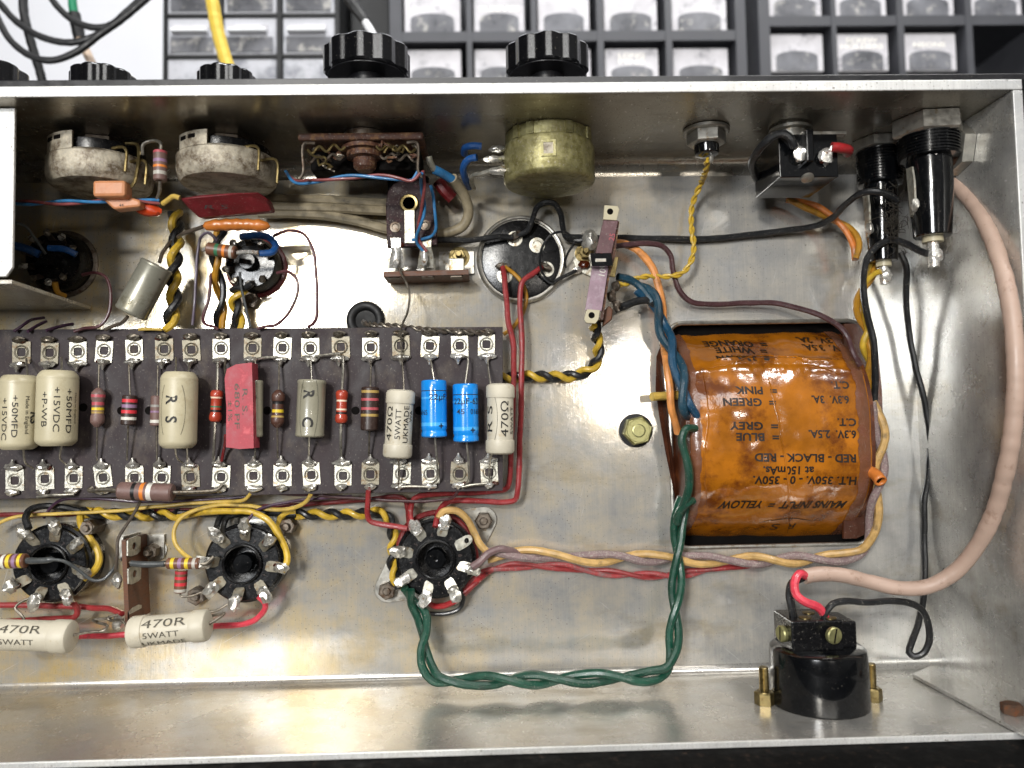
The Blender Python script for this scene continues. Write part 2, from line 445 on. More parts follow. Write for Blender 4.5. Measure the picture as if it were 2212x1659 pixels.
mat('rusty_brown', '#4a2a1b', .65, .15, var=.4, vs=.4, col2='#7a5a3a', c2=.4, c2s=.4, bump=.35, dust=.5)
mat('maroon_plate', '#58373b', .42, var=.22, vs=.3, col2='#7c5c62', c2=.25, c2s=.15, bump=.12, dust=.4)
mat('plum_plate', '#8d7480', .45, var=.2, vs=.3, col2='#a3929a', c2=.3, c2s=.2, bump=.1, dust=.3)
mat('jack_maroon', '#251113', .6, spec=.25, var=.25, vs=.3, col2='#5a4145', c2=.25, c2s=.15, bump=.15, dust=.4)
# component bodies
mat('cream', '#b3aa8e', .42, var=.07, vs=.1, col2='#a3977a', c2=.2, c2s=.12, bump=.08, dust=.25)
mat('ceramic', '#bcb5a3', .5, var=.07, vs=.12, col2='#a8987a', c2=.15, c2s=.14, bump=.12, dust=.2)
mat('grey_can', '#8b8775', .35, var=.12, vs=.15, col2='#6d6956', c2=.25, c2s=.15, coat=.4, dust=.3)
mat('foil_can', '#9a988a', .3, .5, var=.15, vs=.1, col2='#77725f', c2=.2, c2s=.1, coat=.2, dust=.3)
mat('ink', '#1d1b18', .6, var=.3, vs=.6)
mat('ink_faded', '#4b473d', .6, var=.4, vs=.6)
mat('brown_body', '#4b3026', .45, var=.2, vs=.4, dust=.25, coat=.15)
mat('dark_brown', '#33241f', .42, var=.25, vs=.4, dust=.3)
mat('mauve_brown', '#6b524c', .5, var=.15, vs=.3, dust=.35)
mat('tan_brown', '#6a4633', .4, var=.15, vs=.3)
mat('film_red', '#a03a26', .35, var=.15, vs=.3, coat=.3)
mat('red_slab', '#a03c46', .6, var=.12, vs=.2, col2='#c8646a', c2=.25, c2s=.2, bump=.15, dust=.2)
mat('red_slab_dark', '#6a0f18', .6, var=.2, vs=.2, col2='#8a2a30', c2=.2, c2s=.25, bump=.25, dust=.3)
mat('blue_cap', '#1583d6', .22, var=.12, vs=.1, coat=.7)
mat('blue_cap_pale', '#47a6ea', .2, var=.1, vs=.1, coat=.7)
mat('orange_cap', '#b56a2a', .35, var=.15, vs=.25, col2='#a8561f', c2=.25, coat=.4, bump=.2)
mat('peach_cap', '#bd8058', .4, var=.12, vs=.25, col2='#b8703f', c2=.2, bump=.1)
mat('red_orange', '#b53a14', .35, var=.2, vs=.25, coat=.3)
for n_, c_ in dict(b_red='#a6303a', b_yellow='#d1b52c', b_orange='#d0782c', b_white='#cfccc2', b_violet='#8a6b88', b_gold='#a3884a', b_black='#161414', b_silver='#aaa69c', b_green='#2f6b4a', b_grey='#8a8680', b_cream='#e0c9b0', b_pink='#a84a52', b_bright='#c5303a').items():
    mat(n_, c_, .45, var=.12, vs=.5)
# wire sleeves
for n_, c_ in dict(w_red='#8a2a2c', w_dark_red='#6a1a1c', w_pink='#c93a4a', w_yellow='#bf9d30', w_cream='#c0a24e', w_black='#17181a', w_blue='#103f5a', w_blue2='#173a4a', w_bright_blue='#164a86', w_green='#0a3a2b', w_green2='#0d4030', w_orange='#c2702c', w_peach='#d18a4a', w_brown='#42272a', w_maroon='#4b2328', w_mauve='#6b5555', w_grey='#3f4243', w_purple='#42293f', w_sand='#b6935a', w_ochre='#a8781f', w_beige='#8a7f68', w_lightblue='#2a6a9a', w_redbrown='#7a3a3a', w_thinblue='#5c5260', w_umber='#4a4138', w_scarlet='#9c2024').items():
    mat(n_, c_, .40, var=.22, vs=.3, col2=tuple(x * .42 + .012 for x in L(c_)), c2=.22, c2s=.16, dust=.38, bump=.18, bs=.8, coat=.12)
mat('w_mauve_dusty', '#7a6666', .7, var=.2, vs=.3, dust=.9, bump=.35, bs=1.2)
mat('w_red_dusty', '#9a3a3c', .6, var=.25, vs=.3, col2='#7a6262', c2=.4, c2s=.12, dust=.6, bump=.3)
mat('mains_sheath', '#ae9586', .45, var=.08, vs=.08, col2='#8f7464', c2=.15, c2s=.2, dust=.4, bump=.08)
mat('fluff', '#2c271f', .95, var=.4, vs=1.0)
# transformer
mat('amber', '#9e5e10', .2, var=.34, vs=.06, col2='#5a2a0a', c2=.42, c2s=.05, bump=.45, bs=.13, coat=1.0)
mat('amber_dark', '#4a230f', .4, var=.35, vs=.1, col2='#7a4218', c2=.3, c2s=.1, bump=.4, bs=.4, coat=.4)
mat('cheek', '#43200f', .45, var=.3, vs=.1, col2='#5f321a', c2=.35, c2s=.1, coat=.3, bump=.2, dust=.3)
mat('core', '#0a0706', .8, spec=.1, var=.4, vs=.3)
mat('amber_ink', '#1a1008', .5, var=.2)
mat('cloudy_tape', '#6e4630', .25, var=.2, vs=.2, col2='#6e4434', c2=.4, c2s=.2, coat=.8, bump=.35, bs=.5)
# surroundings
mat('bench_top', '#050505', .7, spec=.1, var=.6, vs=.2, col2='#3a2e26', c2=.12, c2s=.35, bump=.3, bs=.3)
mat('white_wall', '#dcdde2', .8, var=.03, vs=.01)
mat('cab_grey', '#424348', .5, var=.1, vs=.05)
mat('cab_black', '#101113', .5, var=.2)
mat('drawer_clear', '#bdbec4', .2, var=.12, vs=.03, col2='#7f8188', c2=.3, c2s=.03, coat=.5)
mat('drawer_white', '#c8c6ca', .2, var=.14, vs=.06, col2='#8d8c92', c2=.25, c2s=.07, coat=.3)
mat('drawer_dim', '#66676c', .3, var=.4, vs=.05, col2='#b9b6b0', c2=.22, c2s=.09, coat=.3)
mat('label_white', '#f2efe8', .5, var=.05)
mat('handle_clear', '#e6e7ea', .15, var=.05, coat=.6)
mat('cable_black', '#121214', .5, var=.2)
mat('cable_yellow', '#d6b84a', .5, var=.1)
mat('cable_green', '#0f7a55', .5, var=.1)
mat('cable_tan', '#c2ad9a', .6, var=.1)

# ------------------------------------------------------------------ setting
HB = 64.7; VT = 206.0; UR = 369.5
b = MB().box((150, -7.2, -80), (900, 0, 0), (0, 5, 0), (0, 0, 210), 'bench_top').build('bench', smooth_=False); tag(b, kind='structure')
b = MB().box((150, 300, -530), (1500, 0, 0), (0, 700, 0), (0, 0, 10), 'white_wall').build('back_wall', smooth_=False); tag(b, kind='structure')

# ------------------------------------------------------------------ amplifier chassis
ch = thing('amplifier_chassis', 'open bare aluminium amplifier chassis standing on edge with all the wiring inside', 'chassis', (180, 0, 0))
U0 = -170.0
ha = at(1456, 1184, 0); hb_ = at(1862, 692, 0)
def rrect(u0, v0, u1, v1, r, w=0.0, n=5):
    P = []
    for cx, cy, a0 in ((u1 - r, v1 - r, 0), (u0 + r, v1 - r, 90), (u0 + r, v0 + r, 180), (u1 - r, v0 + r, 270)):
        for i in range(n + 1):
            a = rad(a0 + 90 * i / n); P.append(Vector((cx + r * math.cos(a), cy + r * math.sin(a), w)))
    return P
hole = rrect(ha.x, ha.y, hb_.x, hb_.y, 6)
def holed_plate(outer, holes, m, thick, name, parent, flip=False):
    bm = bmesh.new(); ed = []
    for lp in [outer] + holes:
        vs = [bm.verts.new(p) for p in lp]
        ed += [bm.edges.new((vs[i], vs[(i + 1) % len(vs)])) for i in range(len(vs))]
    bmesh.ops.triangle_fill(bm, use_beauty=True, use_dissolve=False, edges=ed)
    bm.verts.index_update(); mb = MB()
    vs = [v.co.copy() for v in bm.verts]; fs = []
    for f in bm.faces:
        ids = [v.index for v in f.verts]
        if f.normal.z < 0: ids.reverse()
        fs.append(tuple(ids))
    mb.add(vs, fs, m); bm.free()
    return mb.build(name, parent, solid=thick, smooth_=False)
RB, RT = 3.2, 6.5
g1 = at(790, 692, 0)
grommet_hole = [g1 + Vector((5.6 * math.cos(2 * PI * i / 20), 5.6 * math.sin(2 * PI * i / 20), 0)) for i in range(20)]
holed_plate([Vector((U0, RB, 0)), Vector((UR, RB, 0)), Vector((UR, VT - RT, 0)), Vector((U0, VT - RT, 0))], [hole, grommet_hole], 'panel_metal', 1.6, 'back_panel', ch)
MB().tube(hole + [hole[0]], .9, 'steel', n=8, raw=True, caps=False).build('cutout_edge', ch)
def arc(cv, cw, r, a0, a1, n=8):
    return [(cv + r * math.cos(rad(a0 + (a1 - a0) * i / n)), cw + r * math.sin(rad(a0 + (a1 - a0) * i / n))) for i in range(n + 1)]
def extr(prof, u0, u1, m, name, parent, mrim=None, **k):
    mb = MB(); mb.prism([Vector((u0, p[0], p[1])) for p in prof], (u1 - u0, 0, 0), m)
    return mb.build(name, parent, **k)
top = arc(VT - RT, RT, RT, -90, 0) + [(VT, HB - .6), (VT + 3.4, HB - .6), (VT + 3.4, -1.6), (VT - RT, -1.6)]
aluminium('front_metal', L('#b9b5ab'), L('#7d6a48'), .8, .25, metal=.8, speck=.7)  # darker copy of the wall metal, shade of the front wall put into its colour
extr(top, U0, UR + 3.2, 'front_metal', 'front_wall', ch)
bot = [(-2.0, HB - .6), (0, HB - .6)] + arc(RB, RB, RB, 180, 270) + [(RB, -1.6), (-2.0, -1.6)]
extr(bot, U0, UR + 60, 'wall_metal', 'rear_wall', ch)
MB().box((UR + 1.6, (VT - .1) / 2, (HB - .7) / 2 - .8), (1.6, 0, 0), (0, (VT - .2) / 2, 0), (0, 0, (HB - .6) / 2 + .7), 'wall_metal').build('end_wall', ch, smooth_=False)
# sawn rims facing the viewer, with a rough bright edge
MB().box(((U0 + UR + 3.2) / 2, VT + 1.7, HB - .3), ((UR + 3.2 - U0) / 2, 0, 0), (0, 1.7, 0), (0, 0, .3), 'rim_metal').build('front_rim', ch, bevel=.25, smooth_=False)
MB().box(((U0 + UR + 60) / 2, -1.0, HB - .3), ((UR + 60 - U0) / 2, 0, 0), (0, 1.0, 0), (0, 0, .3), 'rim_metal').build('rear_rim', ch, bevel=.2, smooth_=False)
MB().box((UR + 1.6, VT / 2, HB - .3), (1.6, 0, 0), (0, VT / 2 - .3, 0), (0, 0, .3), 'rim_metal').build('end_rim', ch, bevel=.2, smooth_=False)
fp = MB().box(((U0 + UR + 30) / 2, VT + 4.7, HB / 2 - 6), ((UR + 30 - U0) / 2, 0, 0), (0, 1.2, 0), (0, 0, HB / 2 + 5), 'black_paint').build('faceplate', ch, bevel=.3, smooth_=False)
fp['label'] = 'black painted faceplate'
# folded corner tab and its rusty screw
tp = [at(x, y, v=.2) for x, y in ((1971, 1463), (2019, 1440), (2300, 1560), (2300, 1640), (2168, 1569))]
MB().prism(tp, (0, 1.3, 0), 'wall_metal').build('corner_tab', ch, bevel=.2, smooth_=False)
s = nut_mb(at(2186, 1540, v=1.6), V_, 3.4, 3.0, 'rust', mb=None).build('corner_screw'); tag(s, 'rusty hexagon screw head on the folded corner tab', 'screw')
# screening box at the left end
sb = thing('screening_box', 'pale folded aluminium screening box covering the left end of the chassis', 'screen', at(0, 600, 50))
WS = 56.0
c0 = at(33, 612, WS); c1 = at(35, 216, WS)
uR = (c0.x + c1.x) / 2; vb = c0.y
MB().prism([Vector((U0, vb + 2, WS)), Vector((uR - 2, vb + 2, WS)), Vector((uR, vb + 5, WS)), Vector((uR, VT - .3, WS)), Vector((U0, VT - .3, WS))], (0, 0, 1.2), 'screen_metal').build('cover_face', sb, bevel=.3, smooth_=False)
tipu = at(196, 684, .4).x
MB().prism([Vector((U0, vb, .3)), Vector((tipu, vb, .3)), Vector((uR - 1, vb, WS - .3)), Vector((U0, vb, WS - .3))], (0, 1.2, 0), 'wall_metal').build('side_face', sb, smooth_=False)

# ------------------------------------------------------------------ parts cabinets on the shelf behind
WC = -250.0
def cab(name, label, x0, x1, cols, shelves, style, m_frame, tilt=0.0):
    """x in photo px at y = 85; shelves: list of (y top, y bottom) of the bars between the rows"""
    vtop = at(1106, -190, WC).y
    root = thing(name, label, 'parts cabinet', (at((x0 + x1) / 2, 85, WC).x, -2, WC))
    ua, ub = at(x0, 85, WC).x, at(x1, 85, WC).x; D = 70
    f = MB()
    f.box(((ua + ub) / 2, vtop / 2, WC - D - 2), ((ub - ua) / 2, 0, 0), (0, vtop / 2, 0), (0, 0, 2), m_frame)
    xs = [ua] + [q for c in cols for q in (at(c[0], 85, WC).x, at(c[1], 85, WC).x)] + [ub]
    for i in range(0, len(xs), 2):
        f.box(((xs[i] + xs[i + 1]) / 2, vtop / 2, WC - D / 2), ((xs[i + 1] - xs[i]) / 2, 0, 0), (0, vtop / 2, 0), (0, 0, D / 2), m_frame)
    vs = [(at(1106, a, WC).y, at(1106, c, WC).y) for a, c in shelves]
    for a, c in vs:
        f.box(((ua + ub) / 2, (a + c) / 2, WC - D / 2 - .4), ((ub - ua) / 2 - .2, 0, 0), (0, (a - c) / 2, 0), (0, 0, D / 2 - .4), m_frame)
    vlow = vs[-1][1] - 90
    f.box(((ua + ub) / 2, (vlow - 2) / 2, WC - D / 2 - .4), ((ub - ua) / 2 - .2, 0, 0), (0, (vlow + 2) / 2, 0), (0, 0, D / 2 - .4), m_frame)
    f.build('cabinet_frame', root, smooth_=False)
    rows = [(vtop, vs[0][0])] + [(vs[i][1], vs[i + 1][0]) for i in range(len(vs) - 1)] + [(vs[-1][1], vlow)]
    for ri, (va, vb2) in enumerate(rows):
        for ci, (xa, xb) in enumerate(cols):
            if style == 'wide' and (ri, ci) in SKIP.get(name, ()): continue
            a, c = at(xa, 85, WC).x + .6, at(xb, 85, WC).x - .6
            hh = (va - vb2)
            if style == 'small':
                d = MB(); hh -= 1.2
                d.box(((a + c) / 2, (va + vb2) / 2, WC - 22), ((c - a) / 2, 0, 0), (0, hh / 2, 0), (0, 0, 20), 'drawer_clear')
                dr = d.build('drawer', root, bevel=.8, smooth_=False)
                h = MB(); cx = (a + c) / 2; ww = (c - a) / 2
                h.box((cx - 1, vb2 + hh * .60, WC + 1.5), (ww * .72, 0, 0), (0, 1.4, 0), (0, 0, 3.2), 'handle_clear')
                h.box((cx - 1, vb2 + hh * .72, WC - .8), (ww * .72, 0, 0), (0, 2.6, 0), (0, 0, .8), 'drawer_white')
                h.build('drawer_handle', dr, bevel=.5, smooth_=False)
                MB().box((cx, vb2 + hh * .28, WC - 1.2), (ww * .86, 0, 0), (0, hh * .2, 0), (0, 0, .6), 'drawer_dim').build('drawer_window', dr, smooth_=False)
            else:
                gap = 2.2 if ri >= len(vs) else 0
                tp_ = va - gap - 1; w2 = (c - a) / 2 - 2.2; cx = (a + c) / 2 - 1.6
                zf = WC - 6; bt = vb2 + .5 if ri < len(vs) else tp_ - 30
                d = MB().box((cx, (tp_ + bt) / 2, zf - 18), (w2, 0, 0), (0, (tp_ - bt) / 2, 0), (0, 0, 18), 'drawer_white')
                dr = d.build('drawer', root, bevel=1.2, smooth_=False)
                P = []; aw = w2 * .76; ah = 15.0
                base = bt + 1
                P = [Vector((cx - aw, base, zf + .1)), Vector((cx + aw, base, zf + .1)), Vector((cx + aw, base + ah * .7, zf + .1))]
                for i in range(1, 10):
                    th = PI * i / 10; P.append(Vector((cx + aw * math.cos(th), base + ah * .7 + ah * .3 * math.sin(th), zf + .1)))
                P.append(Vector((cx - aw, base + ah * .7, zf + .1)))
                MB().prism(P, (0, 0, .7), 'drawer_dim').build('drawer_window', dr, smooth_=False)
                for tx, tr, tc_, dy in LAB.get(name, ()):
                    if (tr, tc_) == (ri, ci):
                        m = MB(); m.text(tx, 5.2, 'label_white', on_plane((cx, base + ah + 3.6 + dy, zf + .25), U_, V_), bold=.03, fit=min(2 * w2 * .8, 5 * len(tx)))
                        m.build('label_lettering', dr, smooth_=False)
    return root
SKIP = {}; LAB = {}
cab('parts_cabinet', 'small black cabinet of clear plastic drawers with ledge handles by the white wall', 352, 733, [(358, 470), (480, 598), (608, 724)], [(-60, -55), (25, 31), (113, 119)], 'small', 'cab_black')
LAB['storage_cabinet'] = (('SLEEVES', 0, 1, 0), ('LONG', 1, 3, 4.6), ('PINS', 1, 3, 0))
cab('storage_cabinet', 'grey cabinet of white fronted drawers behind the middle knobs', 842, 1612, [(868, 1008), (1020, 1148), (1160, 1290), (1304, 1438), (1452, 1590)], [(66, 88)], 'wide', 'cab_grey')
LAB['component_cabinet'] = (('SCREW', 1, 1, 4.6), ('HOLDERS', 1, 1, 0), ('NEONS', 1, 2, 1))
SKIP['component_cabinet'] = ((1, 3),)
cab('component_cabinet', 'grey drawer cabinet at the far right with one bottom drawer taken out', 1640, 2330, [(1664, 1798), (1808, 1940), (1954, 2088), (2102, 2236), (2250, 2310)], [(36, 58)], 'wide', 'cab_grey')
b = MB().box((at(786, 85, WC).x, at(1106, -190, WC).y / 2, WC - 60), (at(836, 85, WC).x - at(786, 85, WC).x - 1, 0, 0), (0, at(1106, -190, WC).y / 2 + 1, 0), (0, 0, 30), 'cab_black').build('instrument_case', bevel=2, smooth_=False)  # added black block standing in for deep shadow in the gap
tag(b, 'plain black case standing in the gap between the drawer cabinets', 'case')

# cables and a probe hanging in front of the wall
WCB = -130
wire('hanging_cable', 'black cable looping lowest across the white wall', [(-40, -60), (-5, 40), (30, 95), (75, 125), (115, 130), (165, 112), (215, 75), (265, 40), (335, -20)], 2.0, 'cable_black', 'cable', WCB, 'black cables hung by the white wall')
wire('hanging_cable', 'black cable of the middle loop on the white wall', [(-30, -30), (0, 8), (40, 50), (90, 80), (150, 92), (195, 82), (245, 55), (325, -10)], 2.0, 'cable_black', 'cable', WCB - 6, 'black cables hung by the white wall')
wire('hanging_cable', 'black cable of the highest and shortest loop', [(100, -20), (125, 15), (155, 42), (195, 58), (235, 56), (275, 25), (330, -25)], 2.0, 'cable_black', 'cable', WCB - 12, 'black cables hung by the white wall')
wire('test_cable', 'straight black cable hanging down behind the loops', [(48, -30), (52, 30), (68, 95), (85, 150), (100, 210)], 2.6, 'cable_black', 'cable', WCB - 20)
cg = thing('test_lead', 'test lead with green sleeve, black grip and pale tip hanging by the wall', 'test lead', at(175, 60, WCB - 26))
wire('sleeve', None, [(155, -30), (157, 10), (160, 32)], 2.6, 'cable_green', w=WCB - 26, parent=cg)
wire('grip', None, [(160, 30), (167, 60), (172, 84)], 3.6, 'cable_black', w=WCB - 26, parent=cg)
wire('tip', None, [(172, 84), (188, 115), (212, 170), (222, 200)], 2.6, 'cable_tan', w=WCB - 26, parent=cg)
wire('yellow_cable', 'thick yellow cable curving down in front of the small drawers', [(452, -40), (460, 10), (470, 65), (485, 120), (505, 180), (520, 230)], 4.0, 'cable_yellow', 'cable', WCB - 10)
pr = thing('test_probe', 'black test probe with a pale metal tip beyond the third knob', 'probe', at(790, 60, WCB))
wire('handle', None, [(735, -40), (760, 5), (788, 45)], lambda t: 4.6 - 1.6 * t, 'cable_black', w=WCB, parent=pr)
wire('tip', None, [(787, 44), (803, 70), (822, 104)], 2.2, 'handle_clear', w=WCB, parent=pr)
# ------------------------------------------------------------------ component builders
def prof_eval(pr, t):
    for i in range(len(pr) - 1):
        if pr[i][0] <= t <= pr[i + 1][0]:
            d = pr[i + 1][0] - pr[i][0]
            return pr[i][1] if d < 1e-9 else pr[i][1] + (pr[i + 1][1] - pr[i][1]) * (t - pr[i][0]) / d
    return pr[-1][1]
PROF = {
    'rod': [(0, .86), (.03, 1), (.97, 1), (1, .86)],
    'bone': [(0, .3), (.05, .62), (.12, .96), (.17, 1), (.27, .98), (.33, .86), (.67, .86), (.73, .98), (.83, 1), (.88, .96), (.95, .62), (1, .3)],
    'film': [(0, .4), (.03, .8), (.09, 1), (.2, 1), (.28, .86), (.72, .86), (.8, 1), (.91, 1), (.97, .8), (1, .4)],
    'ceramic': [(0, .72), (.02, .92), (.05, 1), (.18, 1), (.2, .98), (.205, .92), (.795, .92), (.8, .98), (.82, 1), (.95, 1), (.98, .92), (1, .72)],
    'ecap': [(0, .74), (.02, .84), (.05, .93), (.08, .985), (.1, 1), (.115, .985), (.13, 1), (.91, 1), (.94, .985), (.97, .9), (1, .72)],
    'blue': [(0, .82), (.012, .95), (.03, 1), (.17, 1), (.85, 1), (.87, .955), (.9, .955), (.92, 1), (.975, 1), (.99, .94), (1, .8)],
    'can': [(0, .93), (.02, 1.0), (.05, 1.02), (.07, .99), (.93, .99), (.95, 1.02), (.98, 1.0), (1, .9)],
}
def component(name, label, cat, A, B, rpx, kind, body, bands=(), leads=(), lead_m='lead_wire', lead_r=.36, texts=(), group=None, lead_label=None):
    """A, B: photo px and height of the two ends of the body; leads: photo polylines; bands: (t0, t1, material)"""
    a, b = at(*A), at(*B); r = mm(rpx, (A[2] + B[2]) / 2); Lb = (b - a).length; pr = PROF[kind]
    root = thing(name, label, cat, (a + b) / 2, group)
    ts = sorted(set([p[0] for p in pr] + [q for t0, t1, _ in bands for q in (t0, t1)]))
    prof = [(t * Lb, prof_eval(pr, t) * r) for t in ts]; seg = []
    for i in range(len(ts) - 1):
        tm = (ts[i] + ts[i + 1]) / 2; m = body
        for t0, t1, bm_ in bands:
            if t0 <= tm <= t1: m = bm_
        seg.append(m)
    mb = MB().lathe(a, b - a, prof, body, n=30, segm=seg)
    for tx in texts:
        d = dict(along=True, flip=False, off=(0, 0), ang=0, bold=.0, m='ink', axis=None, fit=None); d.update(tx[2] if len(tx) > 2 else {})
        fn = on_cyl((a + b) / 2, d['axis'] or (b - a), r * (.93 if kind == 'ceramic' else 1.0), d['along'], .12, d['off'], d['flip'], d['ang'])
        if d.get('arc'):
            # printed arc of the maker's roundel
            k = d['arc']; Q = []
            vs = []; fs = []
            for i in range(15):
                th = rad(-k[1] + 2 * k[1] * i / 14)
                for rr in (k[0] - .14, k[0] + .14): vs.append(fn(rr * math.sin(th), rr * math.cos(th) * k[2] - k[0] * k[2] + k[3]))
            for i in range(14): fs.append((2 * i, 2 * i + 1, 2 * i + 3, 2 * i + 2))
            mb.add(vs, fs, d['m'])
        else: mb.text(tx[0], tx[1], d['m'], fn, bold=d['bold'], fit=d['fit'])
    mb.build('body', root, angle=32)
    for k, ld in enumerate(leads):
        MB().tube(pts(ld), lead_r, lead_m, n=8, step=.7).build('lead', root)
    return root

# ------------------------------------------------------------------ tag board
WB = 14.0
tb = thing('tag_board', 'long dark brown tag board with two rows of silver eyelet tags', 'tag board', at(500, 890, WB))
uL = -45.0; q = MB()
BT = [at(1086, 706, WB), at(1086, 1060, WB)]
vt0, vb0 = BT[0].y, BT[1].y; vtL = at(0, 712, WB).y; vbL = at(0, 1078, WB).y
def blx(u): return (u - at(0, 900, WB).x) / (BT[0].x - at(0, 900, WB).x)
lo = [Vector((uL, vtL + (vt0 - vtL) * blx(uL), WB - 1.7)), Vector((BT[0].x, vt0, WB - 1.7)), Vector((BT[1].x, vb0, WB - 1.7)), Vector((uL, vbL + (vb0 - vbL) * blx(uL), WB - 1.7))]
pl = MB().prism(lo, (0, 0, 1.7), 'board_brown')
for hx in (180, 262, 322, 577, 768, 845, 905, 985):
    c = at(hx, 887 if hx != 180 else 880, WB); pl.lathe(c + W_ * -.1, W_, [(0, 1.6), (.16, 1.6)], 'core', n=16)
pl.build('board_plate', tb, bevel=.15, smooth_=False)
for sx_ in (60, 560, 1050):
    MB().lathe(at(sx_, 890, 0), W_, [(0, 3), (WB - 1.8, 3)], 'steel_dark', n=12).build('spacer', tb)
TOPX = [45, 108, 170, 228, 291, 355, 416, 480, 547, 610, 670, 735, 803, 868, 930, 992, 1053]
BOTX = [32, 98, 160, 225, 290, 350, 412, 478, 552, 612, 672, 740, 803, 866, 930, 993, 1057]
def tag_plate(c, hs, m='tin'):
    mb = MB(); s = 3.15 + .25 * random.random(); c = c + Vector((random.gauss(0, .25), random.gauss(0, .25), 0)); m = 'tin_dull' if random.random() < .3 else m
    ro = Matrix.Rotation(random.gauss(0, .05), 3, 'Z'); c0 = c; c = Vector((0, 0, 0))
    n = 16; out = []; inn = []
    for i in range(n):
        a = 2 * PI * i / n + PI / 16 * 2; x, y = math.cos(a), math.sin(a); k = 1 / max(abs(x), abs(y))
        out.append(c + Vector((x * k * s, y * k * (s + .5), 0))); inn.append(c + Vector((x * min(k, 1.25) * 1.6, y * min(k, 1.25) * 1.6, 0)))
    mb.ring(out, inn, (0, 0, .45), m)
    # rolled eyelet rim round the square hole and the two torn ears
    rim = [c + Vector((math.cos(2 * PI * i / 20) * 2.4, math.sin(2 * PI * i / 20) * 2.4, .45)) for i in range(21)]
    mb.tube(rim, .36, m, n=6, raw=True, caps=False)
    for sx_ in (-1, 1): mb.box(c + Vector((sx_ * 2.7, -hs * 3.9, .3)), (.5, 0, 0), (0, .5, 0), (0, 0, .25), m)
    mb.v = [ro @ p + c0 for p in mb.v]
    return mb

for row, xs in (('t', TOPX), ('b', BOTX)):
    for i, x in enumerate(xs):
        t = (x - 30) / 1030
        y = (760 - 16 * t + (0 if i > 2 else 2)) if row == 't' else (1036 - 16 * t)
        hs = 1 if row == 't' else -1
        c = at(x, y, WB + .05)
        p = tag_plate(c, hs).build('solder_tag', tb, angle=50)
        # outer lug (towards the board edge) and inner lug (towards the components), standing up and filled with solder
        for k, side in enumerate((hs, -hs)):
            yy = 4.6 * side; big0 = .75 + .45 * random.random()
            bb = MB(); rnd = random.random()
            mt = ('solder' if x < 900 else 'bright_solder') if (k == 1 or row == 'b') else 'dull_lead'
            big = (1.0 if k == 1 else .86) * big0
            bb.blob(c + Vector((-.6 + .6 * rnd, yy, 1.2)), (2.9 * big, 0, 0), (0, 1.25, 0), (0, 0, 1.5), mt, rough=.24, n=14)
            if k == 1: bb.lathe(c + Vector((-.6 + .6 * rnd, yy - hs * .4, 1.5)), (0, -hs, 0), [(0, 2.1), (.8, 1.2), (1.7, .6), (2.5, .36)], mt, n=12)
            elif row == 'b': bb.lathe(c + Vector((-.6, yy, 1.2)), (0, -1, 0), [(0, 2.0), (.7, 1.0), (1.5, .45)], mt, n=12)
            else: bb.tube([c + Vector((-2.2, yy + .2, 1.4)), c + Vector((0, yy + .9, 1.8)), c + Vector((2.2, yy + .2, 1.4))], .6, 'dull_lead', n=7)
            if random.random() < .6: bb.blob(c + Vector((random.uniform(-2, 2), yy * .9, .9)), (1.5, 0, 0), (0, .8, 0), (0, 0, .7), 'flux', n=8)
            bb.build('solder_joint', p)
# ------------------------------------------------------------------ parts fitted across the tag board
def up(x, y0, y1, w0=15.5, w1=None): return [(x, y0, w0), (x, y1, w1 or w0)]
RW = 22.0
RT_ = {'along': True}
component('electrolytic_capacitor', 'cream tubular capacitor cut by the left edge of the photo, made in England print', 'capacitor', (43, 811, 23), (38, 971, 23), 39, 'ecap', 'cream',
          leads=[[(60, 812, 23), (58, 795, 20), (57, 775, 16)], [(50, 970, 23), (55, 1000, 20), (72, 1012, 16)]],
          texts=[('+50MFD', 2.6, {'off': (1.5, -1.2), 'fit': 15}), ('+15VDC', 2.6, {'off': (2.5, -4.6), 'fit': 15}), ('Made in England', 1.7, {'off': (1, 2.4), 'fit': 13.5}), ('RS', 4.2, {'off': (2, 5.2), 'bold': .03}), ('', 0, {'arc': (9, 40, .35, 7.3)})])
component('electrolytic_capacitor', 'cream tubular capacitor printed +15VDC P-WB, second from the left end of the board', 'capacitor', (126, 801, 23), (121, 963, 23), 40, 'ecap', 'cream',
          leads=[[(133, 803, 23), (133, 790, 20), (133, 772, 16)], [(133, 962, 23), (130, 990, 20), (145, 1006, 16)]],
          texts=[('+50MFD', 2.8, {'off': (1, 3.8), 'fit': 16}), ('+15VDC', 2.8, {'off': (.5, -.2), 'fit': 16}), ('+P-WB', 2.8, {'off': (.5, -4.2), 'fit': 12.5}), ('Made in England', 1.4, {'off': (0, 6.5), 'fit': 11, 'm': 'ink_faded'})])
component('carbon_resistor', 'brown waisted resistor with pink, dull red and yellow bands beside the second cream capacitor', 'resistor', (213, 838, 18), (210, 923, 18), 14, 'bone', 'mauve_brown',
          [(.17, .24, 'b_pink'), (.36, .44, 'b_pink'), (.5, .57, 'b_yellow'), (.6, .65, 'b_gold')], [[(214, 780, 16), (213, 838, 18)], [(210, 923, 18), (209, 995, 16)]], 'dull_lead')
component('carbon_resistor', 'dark straight resistor with bright red, violet, red and white bands', 'resistor', (281, 854, 18), (277, 918, 18), 15, 'rod', 'dark_brown',
          [(.13, .24, 'b_bright'), (.31, .42, 'b_violet'), (.5, .61, 'b_bright'), (.73, .83, 'b_white')], [[(278, 785, 16), (281, 854, 18)], [(277, 918, 18), (274, 995, 16)]], 'dull_lead')
